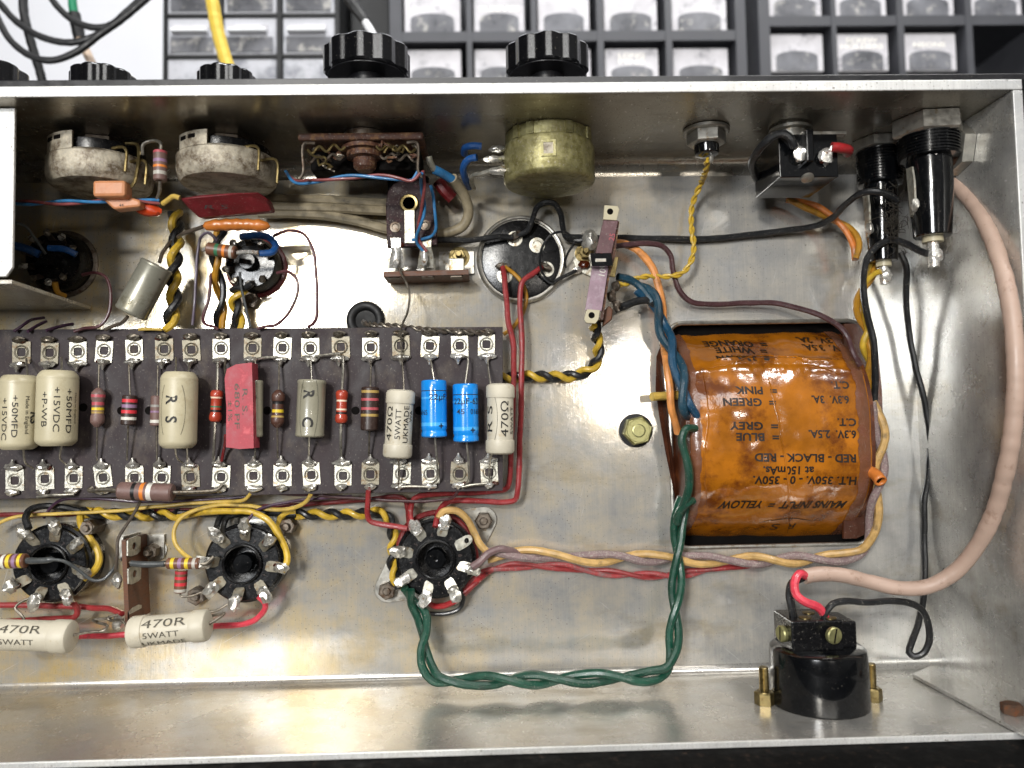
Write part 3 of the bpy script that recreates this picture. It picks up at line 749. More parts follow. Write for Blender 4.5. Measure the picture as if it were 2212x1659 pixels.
component('carbon_resistor', 'brown resistor with grey and white bands half hidden behind the large cream roundel capacitor', 'resistor', (340, 855, 17), (338, 920, 17), 13, 'rod', 'mauve_brown',
          [(.3, .38, 'b_grey'), (.5, .56, 'b_violet'), (.8, .9, 'b_white')], [[(341, 790, 16), (340, 855, 17)], [(338, 920, 17), (339, 995, 16)]], 'dull_lead')
component('electrolytic_capacitor', 'cream tubular capacitor with a large black roundel and chipped lower end', 'capacitor', (388, 804, 23), (384, 968, 23), 38, 'ecap', 'cream',
          leads=[[(380, 806, 23), (380, 790, 20), (380, 772, 16)], [(408, 804, 20), (408, 790, 18), (407, 780, 16)], [(378, 968, 23), (383, 990, 20), (395, 1000, 16)], [(404, 966, 21), (405, 990, 18), (405, 998, 16)]],
          texts=[('R', 5.6, {'off': (-3.5, -2.6), 'bold': .02}), ('S', 5.6, {'off': (3.5, -2.6), 'bold': .02}), ('', 0, {'arc': (12, 48, .35, 2.2)}), ('', 0, {'arc': (12, 48, -.35, -6.8)})])
component('film_resistor', 'orange-red glossy resistor with white and black bands, left of the red slab capacitor', 'resistor', (469, 842, 18), (465, 912, 18), 13, 'film', 'film_red',
          [(.22, .27, 'b_cream'), (.5, .55, 'b_green'), (.62, .69, 'b_black')], [[(470, 775, 16), (470, 810, 18), (469, 842, 18)], [(465, 912, 18), (463, 950, 18), (461, 995, 16)]], 'lead_wire', .55)
# red slab capacitor
rc = thing('slab_capacitor', 'flat red slab capacitor standing on edge across the tag board', 'capacitor', at(518, 876, 24))
P_ = [at(490, 797, 25), at(510, 787, 25), at(544, 783, 25), at(546, 850, 25), at(548, 968, 25), at(518, 970, 25), at(488, 966, 25), at(489, 880, 25), at(485, 818, 25)]
m_ = MB().prism([p - W_ * 7 for p in P_], (0, 0, 7), 'red_slab')
for tx, x, y, sz, ft in (('R. S.', 529, 868, 2.6, 9.5), ('680 PF', 512, 877, 2.6, 16.5), ('±1%', 497, 888, 2.3, 7.5)):
    m_.text(tx, sz, 'ink_faded', on_plane(at(x, y, 25.08), -V_, U_), fit=ft)
m_.build('body', rc, bevel=.9, smooth_=False)
MB().tube(pts([(487, 775, 16), (486, 790, 18), (488, 812, 22)]), .45, 'dull_lead').build('lead', rc)
MB().tube(pts([(487, 940, 22), (486, 960, 19), (483, 975, 17), (479, 996, 16)]), .55, 'w_dark_red').build('lead', rc)
component('film_capacitor', 'grey foil capacitor tucked behind the red slab', 'capacitor', (552, 822, 19), (551, 944, 19), 16, 'can', 'grey_can', leads=[[(552, 780, 16), (552, 822, 19)], [(551, 944, 19), (551, 990, 16)]],
          texts=[('R', 5, {'off': (-3.5, -1.5), 'bold': .02, 'ang': 0}), ('C', 5, {'off': (4.5, -1.5), 'bold': .02})])
component('carbon_resistor', 'brown waisted resistor with a single bright yellow band below a black one', 'resistor', (602, 842, 18), (599, 924, 18), 14, 'bone', 'brown_body',
          [(.3, .38, 'b_black'), (.52, .6, 'b_yellow'), (.68, .73, 'b_gold')], [[(603, 782, 16), (602, 842, 18)], [(599, 924, 18), (600, 990, 16)]], 'dull_lead')
component('film_capacitor', 'grey tubular foil capacitor with hand drawn black strokes', 'capacitor', (674, 821, 20), (669, 944, 20), 30, 'can', 'grey_can', leads=[[(671, 775, 16), (672, 800, 18), (673, 821, 20)], [(668, 944, 20), (667, 985, 16)]],
          texts=[('R', 5.4, {'off': (-5, -1.0), 'bold': .025}), ('C', 5.4, {'off': (5, -1.0), 'bold': .025}), ('', 0, {'arc': (16, 40, -.3, -4.2)}), ('', 0, {'arc': (16, 40, .3, 2.6)})])
component('film_resistor', 'orange-red glossy resistor between the grey foil capacitor and a brown rod resistor', 'resistor', (739, 842, 18), (737, 915, 18), 13, 'film', 'film_red',
          [(.3, .35, 'b_cream'), (.56, .61, 'b_cream'), (.66, .72, 'b_black')], [[(741, 770, 16), (741, 805, 18), (739, 842, 18)], [(737, 915, 18), (736, 950, 18), (737, 985, 16)]], 'lead_wire', .55)
component('carbon_resistor', 'thick brown rod resistor with two dull red bands between gold ones', 'resistor', (800, 836, 19), (798, 930, 19), 19, 'rod', 'dark_brown',
          [(.08, .14, 'b_gold'), (.26, .32, 'b_pink'), (.47, .53, 'b_pink'), (.62, .68, 'b_gold')], [[(801, 778, 16), (801, 800, 18), (800, 836, 19)], [(798, 930, 19), (797, 985, 16)]], 'dull_lead')
component('wirewound_resistor', 'off-white ceramic power resistor printed 470 ohm 5WATT UKMADE beside the first blue capacitor', 'resistor', (866, 842, 22), (858, 990, 22), 31, 'ceramic', 'ceramic',
          leads=[[(866, 740, 16), (868, 775, 17), (871, 810, 19), (872, 843, 22)], [(860, 990, 22), (862, 1010, 19), (861, 1050, 16)]], lead_m='dull_lead',
          texts=[('470Ω', 3.4, {'flip': True, 'off': (0, 3.9), 'fit': 12.5}), ('5WATT', 2.9, {'flip': True, 'off': (0, .4), 'fit': 11}), ('UKMADE', 2.9, {'flip': True, 'off': (0, -2.6), 'fit': 13.5}), ('WA', 2.2, {'flip': True, 'off': (3, -4.8), 'fit': 4.2})])
def bluecap(label, A, B, extra, leads):
    a, b = at(*A), at(*B)
    tx = [(s, z, dict({'along': False, 'axis': V_, 'bold': .005}, **d)) for s, z, d in extra]
    return component('blue_electrolytic', label, 'capacitor', A, B, 27.5, 'blue', 'blue_cap', [(.185, .2, 'ink'), (.3, .33, 'blue_cap_pale'), (.74, .8, 'blue_cap_pale')], leads, 'lead_wire', .42, tx)
bluecap('bright blue capacitor printed 22µF, left one of the two blue ones', (937, 821, 21), (938, 945, 21),
        [('22µF-', 3.1, {'off': (2.2, 4.0), 'fit': 8.0}), ('016S', 2.6, {'off': (-4.6, -1.4), 'fit': 4.2}), ('+', 3.6, {'off': (2.6, -6.4), 'bold': .02})],
        [[(930, 775, 16), (932, 790, 18), (937, 821, 21)], [(940, 945, 21), (944, 1000, 20), (945, 1035, 18), (925, 1050, 16)]])
bluecap('bright blue capacitor printed 22µF-63, right one next to the end resistor', (1005, 829, 21), (1007, 955, 21),
        [('22µF-63', 3.1, {'off': (.3, 4.0), 'fit': 10.2}), ('45', 2.7, {'off': (-2.0, .4), 'fit': 3.2}), ('016S', 2.7, {'off': (3.9, .4), 'fit': 4.2}), ('+', 3.6, {'off': (2.6, -6.4), 'bold': .02})],
        [[(1000, 772, 16), (1010, 772, 18), (1005, 829, 21)], [(1008, 955, 21), (1012, 1000, 20), (1011, 1040, 18), (998, 1052, 16)]])
component('wirewound_resistor', 'off-white ceramic power resistor at the right end of the tag board', 'resistor', (1081, 829, 22), (1080, 981, 22), 31, 'ceramic', 'ceramic',
          leads=[[(1053, 778, 16), (1055, 800, 18), (1060, 832, 22)], [(1062, 979, 22), (1058, 1000, 19), (1057, 1045, 16)]],
          texts=[('470Ω', 4.0, {'flip': True, 'off': (0, -1.6), 'fit': 13}), ('5WATT', 2.4, {'flip': True, 'off': (-.5, -5), 'fit': 10}), ('R S', 4.0, {'flip': True, 'off': (0, 4.4), 'fit': 9.5}), ('', 0, {'flip': True, 'arc': (12, 42, -.35, 1.0), 'm': 'ink'})])
component('carbon_resistor', 'large mauve-brown resistor with black, orange and white bands lying along the lower board edge', 'resistor', (258, 1060, 19), (374, 1064, 19), 19, 'rod', 'mauve_brown',
          [(.27, .34, 'b_black'), (.43, .5, 'b_orange'), (.55, .64, 'b_white')], [[(258, 1060, 19), (225, 1058, 18), (192, 1059, 17), (200, 1052, 16)], [(374, 1064, 19), (440, 1062, 18), (470, 1058, 17), (482, 1046, 16)]], 'dull_lead', .75)
# bare links between neighbouring tags
for i, (a, c) in enumerate((((680, 770), (735, 764)), ((552, 776), (600, 772)), ((300, 712), (350, 712)), ((868, 1052), (925, 1052)), ((998, 1052), (1052, 1044)), ((80, 1074), (160, 1068)))):
    lab = ['bare wire link joining tags above the orange-red resistor near the grey capacitor', 'bare wire link above the red slab capacitor', 'yellowed wire link along the upper board edge near the tilted can', 'bare wire link below the left blue capacitor', 'bare wire link below the right blue capacitor', 'bare wire link at the lower left corner of the board'][i]
    wire('wire_link', lab, [(a[0], a[1], 16.5), ((a[0] + c[0]) / 2, (a[1] + c[1]) / 2 - 1, 17), (c[0], c[1], 16.5)], .55, 'w_cream' if i == 2 else 'lead_wire', 'wire link', group='bare links between tags')
# ------------------------------------------------------------------ octal valve sockets
def octal(label, px, py, Rpx, wt, rot, soldered, saddle=None, pin_hole=False):
    C = at(px, py, wt); R = mm(Rpx, wt); B = Vector((C.x, C.y, 0.0))
    root = thing('valve_socket', label, 'valve socket', B, 'black octal valve sockets')
    if saddle:
        p, q = at(*saddle[0], 0), at(*saddle[1], 0); c = (p + q) / 2; d = (p - q).normalized(); n = Vector((-d.y, d.x, 0)); h = (p - q).length / 2
        P = []
        for k in range(9): a = rad(-62 + 124 * k / 8); P.append(p + (d * math.cos(a) + n * math.sin(a)) * 5.2)
        for k in range(9): a = rad(62 - 0 + 56 * k / 8); P.append(c + (d * math.cos(a) + n * math.sin(a)) * (R * 1.1))
        for k in range(9): a = rad(118 + 124 * k / 8); P.append(q + (d * math.cos(a) + n * math.sin(a)) * 5.2)
        for k in range(9): a = rad(242 + 56 * k / 8); P.append(c + (d * math.cos(a) + n * math.sin(a)) * (R * 1.1))
        MB().prism([x + W_ * .05 for x in P], (0, 0, .9), 'steel').build('saddle', root, bevel=.2)
    b = MB()
    b.lathe(B, W_, [(0, R * 1.0), (wt * .55, R * 1.0), (wt * .57, R * 1.03), (wt * .8, R * 1.03), (wt * .84, R * .97), (wt - .4, R * .96), (wt, R * .93), (wt, R * .53), (wt + 1.2, R * .51), (wt + 1.4, R * .48), (wt + 1.1, R * .45), (wt - 5.5, R * .43)], 'bakelite', n=48)
    b.lathe(B + W_ * (wt - 5.6), W_, [(0, R * .43), (.1, R * .27), (5.2, R * .255), (5.7, R * .235)] + ([(5.7, R * .06), (4.2, R * .05)] if pin_hole else [(5.75, R * .1)]), 'gloss_black', n=32)
    for k in range(8):
        a = rad(rot + 22.5 + 45 * k); tx = str(8 - k)
        cc = C + Vector((math.cos(a), math.sin(a), 0)) * R * .63
        b.text(tx, 2.0, 'dark_brown', on_plane(cc, Vector((-math.sin(a), math.cos(a), 0)) * -1, Vector((math.cos(a), math.sin(a), 0)) * 1, W_ * .06))
    b.build('body', root, angle=30)
    for k in range(8):
        a = rad(rot + 45 * k); d = Vector((math.cos(a), math.sin(a), 0)); t = Vector((-d.y, d.x, 0))
        rr = random.Random(int(px) * 10 + k); tilt = .15 + .6 * rr.random()
        e = (d * math.cos(tilt) + W_ * math.sin(tilt)); nn = e.cross(t); tw = .8 * (rr.random() - .5); t2 = (t + d * tw).normalized()
        base = C + d * R * .60 + W_ * .1; ln = R * .50
        out = []; inn = []; n = 20; hc = base + e * ln * .55
        for i in range(n):
            an = 2 * PI * i / n; x, y = math.cos(an), math.sin(an)
            if x < 0: k2 = 1 / max(abs(x), abs(y)); ox, oy = x * k2 * ln * .55, y * k2 * 2.0
            else: ox, oy = x * ln * .45, (abs(y) ** .7) * (1 if y > 0 else -1) * 2.0
            out.append(hc + e * ox + t2 * oy); inn.append(hc + e * (x * 1.0 + ln * .12) + t2 * (y * 1.0))
        pl = MB().ring(out, inn, nn * -.5, 'tin' if pin_hole else 'tin_dull').build('contact_tag', root, smooth_=False)
        if k in soldered:
            s = MB(); mt = 'bright_solder' if pin_hole and rr.random() < .7 else 'solder'
            s.blob(hc + e * ln * .30 + W_ * .6, d * 2.9 + W_ * .6, t * 2.2, W_ * 1.8, mt, rough=.3, seed=px + k)
            if pin_hole or rr.random() < .5: s.blob(hc + e * ln * .02 + W_ * .9, d * 1.6, t * 2.0, W_ * 1.1, mt, rough=.25, seed=px + k + 5)
            if not pin_hole and rr.random() < .8: s.blob(hc + e * ln * .0 + W_ * .5 + t * .8, d * 1.1, t * .8, W_ * .8, 'flux', n=8)
            s.build('solder_joint', pl)
    return root, C, R
octal('octal valve socket at the left edge with a small resistor crossing its centre', 106, 1219, 80, 13, -12, (0, 1, 2, 3, 5, 6, 7))
octal('octal valve socket right of the upright brown tag strip, joined to a short red wire', 524, 1218, 82, 13, -6, (0, 1, 2, 3, 4, 5, 6, 7))
octal('octal valve socket on a diamond saddle plate, ringed by red, cream and green wires', 941, 1208, 83, 11, -15, (0, 2, 3, 4, 5, 6, 7), saddle=((1045, 1122), (838, 1272)), pin_hole=True)

# ------------------------------------------------------------------ nuts and bolts on the back panel
BG = 'small screws and nuts on the back panel'
def bolt(name, label, px, py, rpx, h, m, stud=2.5, washer=0, m2=None, w=0.0, rot=0.0, wm='steel', group=BG):
    c = at(px, py, w); r = mm(rpx, w); mb = MB()
    ref = Vector((math.cos(rad(rot)), math.sin(rad(rot)), 0))
    base = c
    if washer:
        mb.lathe(c, W_, [(0, washer * r), (.7, washer * r), (.75, washer * r * .9)], wm, n=28); base = c + W_ * .75
    nut_mb(base, W_, r, h, m, ref=ref, stud=stud, m2=m2, mb=mb)
    return tag(mb.build(name, angle=30), label, 'screw' if 'screw' in name else 'nut', group)
bolt('hexagon_nut', 'tall dark nut beside the upper right of the leftmost valve socket', 214, 1134, 17, 9, 'steel_dark', 1.5, rot=10)
bolt('hexagon_nut', 'dark nut on a washer right of the upright brown tag strip', 337, 1187, 16, 5, 'steel_dark', 3, washer=1.5, rot=25)
bolt('hexagon_nut', 'dark nut below the looping twisted pair, upper right of the middle valve socket', 628, 1133, 18, 6, 'steel_dark', 2, rot=5)
bolt('hexagon_nut', 'dark nut partly under a soldered tag, lower left of the middle valve socket', 430, 1284, 20, 3.5, 'steel_dark', 1.5, rot=30)
bolt('hexagon_screw', 'brown hexagon screw head on the upper right corner of the saddle plate', 1045, 1123, 19, 3.6, 'steel_dark', .6, w=1.0, rot=0)
bolt('hexagon_screw', 'brown hexagon screw head on the lower left corner of the saddle plate', 838, 1273, 19, 3.6, 'steel_dark', .6, w=1.0, rot=20)
bolt('hexagon_nut', 'large olive plated nut on the bare panel left of the transformer', 1373, 930, 32, 5.5, 'plated', .8, washer=1.14, rot=12, wm='rubber')
bolt('hexagon_nut', 'brass nut and washer right above the horizontal brown tag strip', 992, 556, 15, 2.6, 'brass', 4, washer=1.5, m2='brass', w=1.2, wm='brass')
bolt('hexagon_nut', 'small brass nut beside the burnt solder tag near the slide selector', 1262, 548, 14, 2.6, 'brass', 3, washer=1.5, m2='brass', w=1.0, wm='brass')
bolt('domed_screw', 'round dark screw head under the small nine pin socket', 543, 649, 21, 3.0, 'steel_dark', 1.2, rot=0)

# ------------------------------------------------------------------ upright brown tag strip and the parts by the sockets
ts = thing('tag_strip', 'upright brown tag strip standing edge-on between two valve sockets', 'tag strip', at(280, 1260, 0))
a0, a1 = at(262, 1167, 19), at(256, 1356, 19); dv = (a1 - a0)
MB().prism([at(262, 1167, 19), at(270, 1356 - 8, 19) + V_ * 0, at(270, 1356 - 8, 19) - W_ * 17, at(262, 1167, 19) - W_ * 17], (1.6, 0, 0), 'phenolic').build('strip', ts, smooth_=False)
for i, y in enumerate((1180, 1240, 1330)):
    lg = MB(); c = at(267 + i, y, 14)
    n = 14; out = []; inn = []
    for k in range(n):
        an = 2 * PI * k / n; x, z = math.cos(an), math.sin(an); kk = 1 / max(abs(x), abs(z))
        out.append(c + Vector((3.5, x * kk * 3.4, z * kk * 5))); inn.append(c + Vector((3.5, x * 1.4, z * 1.7)))
    lg.ring(out, inn, (.5, 0, 0), 'tin')
    lb = lg.build('lug', ts, smooth_=False)
    if i: MB().blob(c + Vector((-.2, -1.5, 4.5)), (1.6, 0, 0), (0, 2.8, 0), (0, 0, 2.2), 'solder', rough=.25).build('solder_joint', lb)
ft = MB().box(at(305, 1180, 1.1) , (9, 0, 0), (0, 4.5, 0), (0, 0, .5), 'steel'); ft.box(at(281, 1180, 7), (.5, 0, 0), (0, 4.5, 0), (0, 0, 6.4), 'steel'); ft.build('foot', ts, smooth_=False)
component('carbon_resistor', 'brown resistor with yellow, violet and yellow bands lying across the leftmost valve socket', 'resistor', (-8, 1214, 22), (57, 1211, 22), 15, 'rod', 'tan_brown',
          [(.25, .36, 'b_white'), (.42, .54, 'b_yellow'), (.62, .73, 'b_violet'), (.8, .9, 'b_yellow')], [[(-8, 1214, 22), (-40, 1214, 20)]], 'dull_lead')
wire('sleeved_lead', 'grey sleeved lead running from the leftmost socket resistor to the upright tag strip', [(57, 1211, 22), (90, 1211, 23), (117, 1209, 23), (140, 1213, 22), (165, 1228, 20), (200, 1253, 18), (222, 1252, 17), (240, 1236, 16), (252, 1216, 16), (250, 1204, 16)], lambda t: 1.15 if t < .28 else .62, 'w_grey')
component('carbon_resistor', 'brown resistor with yellow, violet, yellow and silver bands beside the middle valve socket', 'resistor', (362, 1217, 18), (432, 1217, 18), 12, 'rod', 'tan_brown',
          [(.13, .24, 'b_yellow'), (.36, .47, 'b_violet'), (.57, .68, 'b_yellow'), (.8, .9, 'b_silver')], [[(280, 1216, 17), (320, 1219, 18), (362, 1217, 18)], [(432, 1217, 18), (445, 1218, 18), (462, 1203, 17)]], 'dull_lead', .8)
component('carbon_resistor', 'small brown resistor with two red bands and a silver one, standing upright', 'resistor', (392, 1231, 16), (389, 1280, 16), 12.5, 'rod', 'tan_brown',
          [(.04, .16, 'b_red'), (.27, .4, 'b_bright'), (.54, .68, 'b_bright'), (.82, .95, 'b_silver')], [[(389, 1280, 16), (391, 1288, 16), (410, 1288, 16), (440, 1278, 15)]], 'dull_lead')
component('wirewound_resistor', 'off-white power resistor printed 470R 5WATT UKMADE lying level under the middle valve socket', 'resistor', (281, 1366, 26), (452, 1350, 26), 33, 'ceramic', 'ceramic',
          leads=[[(281, 1363, 26), (262, 1340, 24), (238, 1340, 22), (232, 1335, 22), (255, 1328, 20)], [(452, 1348, 26), (468, 1338, 24), (485, 1325, 22), (455, 1330, 21), (447, 1324, 20), (470, 1318, 18), (500, 1300, 16)]], lead_m='dull_lead', lead_r=.5,
          texts=[('470R', 4.2, {'off': (-.2, 2.3), 'fit': 15.5, 'm': 'ink_faded'}), ('5WATT', 2.9, {'off': (-1.1, -1.8), 'fit': 12.5, 'm': 'ink_faded'}), ('UKMADE', 2.7, {'off': (-.6, -5.2), 'fit': 15, 'm': 'ink_faded'})])
component('wirewound_resistor', 'off-white power resistor printed 470R 5WATT cut by the left edge of the photo', 'resistor', (-46, 1370, 28), (158, 1375, 28), 34, 'ceramic', 'ceramic',
          leads=[[(158, 1372, 28), (190, 1366, 25), (225, 1362, 23), (232, 1352, 23), (212, 1345, 22), (200, 1340, 21), (240, 1335, 20)]], lead_m='dull_lead', lead_r=.5,
          texts=[('470R', 4.0, {'off': (.3, 2.0), 'fit': 14.5, 'm': 'ink_faded'}), ('5WATT', 2.8, {'off': (-.4, -2.4), 'fit': 12, 'm': 'ink_faded'})])

# ------------------------------------------------------------------ controls on the front wall (their axes point up)
def knob(label, px, py, w, R, h, n=10):
    """py: the flat top of the knob"""
    c = at(px, py, w + R * .45); c = Vector((at(px, py, w).x, c.y, w)); root = thing('control_knob', label, 'knob', (c.x, VT + 6, c.z), 'black fluted knobs')
    fl = lambda a: 1 - .075 * (.5 + .5 * math.cos(n * a)) ** 1.6
    b = MB(); b.lathe(c, (0, -1, 0), [(0, R * .9), (.5, R * .97), (1.0, R), (h - .8, R), (h - .2, R * .96), (h, R * .9)], 'knob_black', n=120, rfun=fl, ref=(.3, 0, 1))
    b.build('grip', root, angle=25)
    d = c.y - VT - 6
    MB().lathe(c - V_ * h, (0, -1, 0), [(0, R * .9), (.3, R * .9), (.35, R * .42), (max(1, d - h), R * .4)], 'black_paint', n=40).build('collar', root)
    return root
knob('first large fluted knob, beyond the brown rotary switch with the probe behind it', 793, 88, 30, 15.8, 10.5)
knob('large fluted knob right of centre, above the olive volume control', 1180, 87, 30, 15.6, 10.5)
knob('small knob top above the first dusty control, against the white wall', 224, 147, 20, 11.6, 9)
knob('small knob top above the second dusty control, where the yellow cable ends', 490, 147, 20, 10.6, 9)
knob('knob cut off by the left edge of the photo', -34, 130, 24, 14.5, 10)

def dusty_pot(label, px, w, ybot, rot):
    c = at(px, ybot, w); root = thing('volume_control', label, 'potentiometer', (c.x, VT, c.z), 'dusty grey potentiometers')
    R = 17.6; A = (0, -1, 0); top = Vector((c.x, VT - .2, c.z)); H = top.y - c.y
    b = MB()
    b.lathe(top - V_ * (H - 10.5), A, [(0, R * .72), (.3, R * .93), (1.4, R), (6.8, R), (9, R * .97), (10.3, R * .9), (10.5, R * .8)], 'dirty_pot', n=44)
    b.build('case', root)
    u = MB()
    ang0, ang1 = -55, 22
    # raised wrap of the case on the near side, open behind the tags
    P = []; Rw = R * .985
    th = [rad(-40 + 44 * i / 14) for i in range(15)]
    yt = top.y - 2.5; yb = top.y - (H - 9.5)
    out = []; vs = []; fs = []
    for i, a in enumerate(th):
        s_ = math.sin(a - rad(8)); z_ = math.cos(a - rad(8))
        for (rr, yy) in ((Rw, yb), (Rw, yt), (Rw - .8, yt), (Rw - .8, yb)): vs.append(Vector((top.x + s_ * rr, yy, top.z + z_ * rr)))
    for i in range(14):
        for k in range(4): fs.append((4 * i + k, 4 * i + (k + 1) % 4, 4 * i + 4 + (k + 1) % 4, 4 * i + 4 + k))
    fs += [(0, 1, 2, 3), (56 + 3, 56 + 2, 56 + 1, 56)]
    u.add(vs, fs, 'dirty_pot')
    for q in (.22, .55):
        a = th[0] + (th[-1] - th[0]) * q - rad(8)
        u.box(Vector((top.x + math.sin(a) * Rw, yt - 1.8, top.z + math.cos(a) * Rw)), Vector((math.cos(a), 0, -math.sin(a))) * 1.5, (0, .7, 0), Vector((math.sin(a), 0, math.cos(a))) * .15, 'core')
    u.build('case_wrap', root, angle=30)
    MB().lathe(top - V_ * 4, A, [(0, R * .86), (H - 11, R * .86)], 'bakelite', n=30).build('tag_board', root)
    MB().lathe(top, A, [(0, 7.5), (2.4, 7.5), (2.5, 5), (4.5, 5)], 'steel_dark', n=6).build('fixing_nut', root)
    for k in range(2):
        x = top.x + 11 + k * 6; y = top.y - 7 - k * 4; z = top.z + 11 - k * 2
        MB().tube([Vector((x - 3, y, z)), Vector((x + 2.5, y + .3, z + 1)), Vector((x + 4, y - 1, z + 1.5)), Vector((x + 4.2, y - 9, z + 2.5))], .55, 'brass', n=7).build('terminal', root)
    return root
dusty_pot('dusty grey volume control at the left beside the screening box', 218, 27, 411, 0)
dusty_pot('dusty grey volume control behind the dark red capacitor', 492, 27, 403, 0)
# olive control with the maker's mark on its end
c = at(1187, 401, 28); R = mm(100, 28)
op = thing('volume_control', 'olive gold round volume control with a stamped end cap', 'potentiometer', (c.x, VT, c.z))
b = MB(); H = VT - .2 - c.y
b.lathe((c.x, c.y, c.z), V_, [(-.2, R * .5), (0, R * .9), (.5, R * .965), (1.6, R), (13.0, R), (13.7, R * .99), (13.9, R * .985)], 'olive_pot', n=56)
for tx, dz, sz, ft in (('RS', -2.0, 5.0, 9), ('LIN LOG', 3.2, 1.9, 10), ('R52', -6.5, 2.2, 5)):
    b.text(tx, sz, 'pot_mark', on_plane((c.x + .5, c.y - .24, c.z + 1), U_, (0, 0, -1), (0, 0, 0)) if False else (lambda x, y, dz=dz: Vector((c.x + 1 + x, c.y - .26, c.z - dz - y))), fit=ft)
b.build('case', op)
b = MB(); b.lathe((c.x, c.y + 14.0, c.z), V_, [(0, R * .94), (.3, R * .95), (4.4, R * .95), (5.0, R * .9), (5.1, R * .4)], 'olive_pot', n=56)
for a in (-50, -28, 22, 58):
    a = rad(a); b.box(Vector((c.x + math.sin(a) * R * .955, c.y + 16.3, c.z + math.cos(a) * R * .955)), Vector((math.cos(a), 0, -math.sin(a))) * 1.3, (0, 2.2, 0), Vector((math.sin(a), 0, math.cos(a))) * .5, 'olive_pot')
b.build('cap_ring', op, angle=30)
wn = MB(); a = rad(-5)
ctr = Vector((c.x + math.sin(a) * R, c.y + 8.0, c.z + math.cos(a) * R)); ex = Vector((math.cos(a), 0, -math.sin(a))); nn = Vector((math.sin(a), 0, math.cos(a)))
wn.ring([ctr + ex * x + V_ * y + nn * .0 for x, y in ((-2.6, -2.9), (2.6, -2.9), (2.6, 2.9), (-2.6, 2.9))], [ctr + ex * x + V_ * y for x, y in ((-1.7, -2), (1.7, -2), (1.7, 2), (-1.7, 2))], nn * .4, 'olive_pot')
wn.box(ctr - nn * .1, ex * 1.7, V_ * 2, nn * .2, 'dirty_pot'); wn.build('lock_window', op, smooth_=False)
MB().lathe((c.x, VT - .3, c.z), (0, -1, 0), [(0, 8), (2.2, 8), (2.3, 5.5), (H - 17, 5.5)], 'steel_dark', n=6).build('fixing_nut', op)
for i, (x0, y0, x1, y1) in enumerate(((1098, 322, 1062, 322), (1092, 341, 1050, 343), (1098, 357, 1060, 368))):
    t = MB(); t.tube(pts([(x0, y0, 30), ((x0 + x1) / 2, (y0 + y1) / 2 + 2, 31), (x1, y1, 32)]), .9, 'tin', n=7)
    t.blob(at(x1 + 14, y1 + 1, 32), (3.2, 0, 0), (0, 1.3, 0), (0, 0, 1.2), 'solder', rough=.3); t.build('terminal', op)

# brown rotary switch
rs = thing('rotary_switch', 'rusty brown open rotary switch between the two kinds of volume control', 'rotary switch', at(790, 330, 28))
c = at(790, 318, 30)
b = MB(); b.box(c, (mm(132, 30), 0, 0), (0, 1.3, 0), (0, 0, 11), 'rusty_brown'); b.build('wafer', rs, bevel=.8, smooth_=False)
MB().box(c - V_ * 5 - W_ * 6, (mm(120, 30), 0, 0), (0, 3.6, 0), (0, 0, 6), 'core').build('inner_wafer', rs, bevel=.5, smooth_=False)
MB().lathe(c - V_ * 1.5 + W_ * 2, (0, -1, 0), [(0, 8.4), (1.4, 8.4), (1.6, 6.6), (3.6, 6.4), (4.0, 4.4), (7, 4.0), (8.2, 2.6)], 'rusty_brown', n=32).build('hub', rs)
for sx_ in (-1, 1):
    Q = []
    for i in range(26):
        t = i / 25; Q.append(c + Vector((sx_ * (5.5 + 13.5 * t), -3.6 - 1.1 * math.sin(t * 16) - .8 * t, 10.5 - 1.5 * t)))
    MB().tube(Q, .5, 'brass', n=7, raw=True).build('spring', rs)
    Q2 = [q - V_ * 2.6 - W_ * 2 + U_ * sx_ for q in Q]
    MB().tube(Q2, .5, 'steel_dark', n=7, raw=True).build('spring', rs)
    x = c.x + sx_ * 20.2
    MB().tube([Vector((x - sx_ * 4, c.y - 2.2, c.z + 10)), Vector((x - sx_ * .6, c.y - 2.6, c.z + 11)), Vector((x, c.y - 5, c.z + 11)), Vector((x - sx_ * .2, c.y - 13, c.z + 11)), Vector((x + sx_, c.y - 15, c.z + 10.5))], .55, 'steel_dark', n=7).build('terminal', rs)
MB().lathe((c.x, VT - .2, c.z), (0, -1, 0), [(0, 8), (2, 8), (2.2, 5), (VT - c.y - 1, 5)], 'steel_dark', n=24).build('bush', rs)
for k in range(14):
    sg = -1 if k % 2 else 1; x = c.x + sg * random.uniform(7, 19); p = Vector((x, c.y - random.uniform(1.5, 8), c.z + random.uniform(6, 11)))
    q = [p]
    for j in range(4): q.append(q[-1] + Vector((random.uniform(-2.6, 2.6), random.uniform(-2.2, 1.2), random.uniform(-.8, 1.2))))
    MB().tube(q, .42, ('rusty_brown', 'dull_lead', 'brass')[k % 3], n=7).build('wiper', rs)

# indicator lamp holder
c = at(1527, 336, 33); il = thing('indicator_lamp', 'small panel indicator with black barrel and silver nut feeding the thin yellow pair', 'indicator', (c.x, VT, c.z))
MB().lathe((c.x, c.y, c.z), V_, [(0, 3.3), (.4, 4.2), (1.2, 4.4), (VT - c.y - 3, 4.6), (VT - c.y - 2.9, 4.0), (VT - c.y - .3, 4.0)], 'gloss_black', n=26).build('barrel', il)
MB().lathe((c.x, VT - .3, c.z), (0, -1, 0), [(0, 8.4), (1.0, 8.4), (1.4, 7.9)], 'steel', n=30).build('washer', il)
nut_mb((c.x, VT - 1.7, c.z), (0, -1, 0), 7.0, 4.2, 'steel', ref=(1, 0, .2)).build('nut', il, angle=30)
MB().tube([Vector((c.x + 1.4, c.y + .5, c.z + .5)), Vector((c.x + 1.2, c.y - 2.6, c.z + 1))], .8, 'solder', n=7).build('terminal', il)

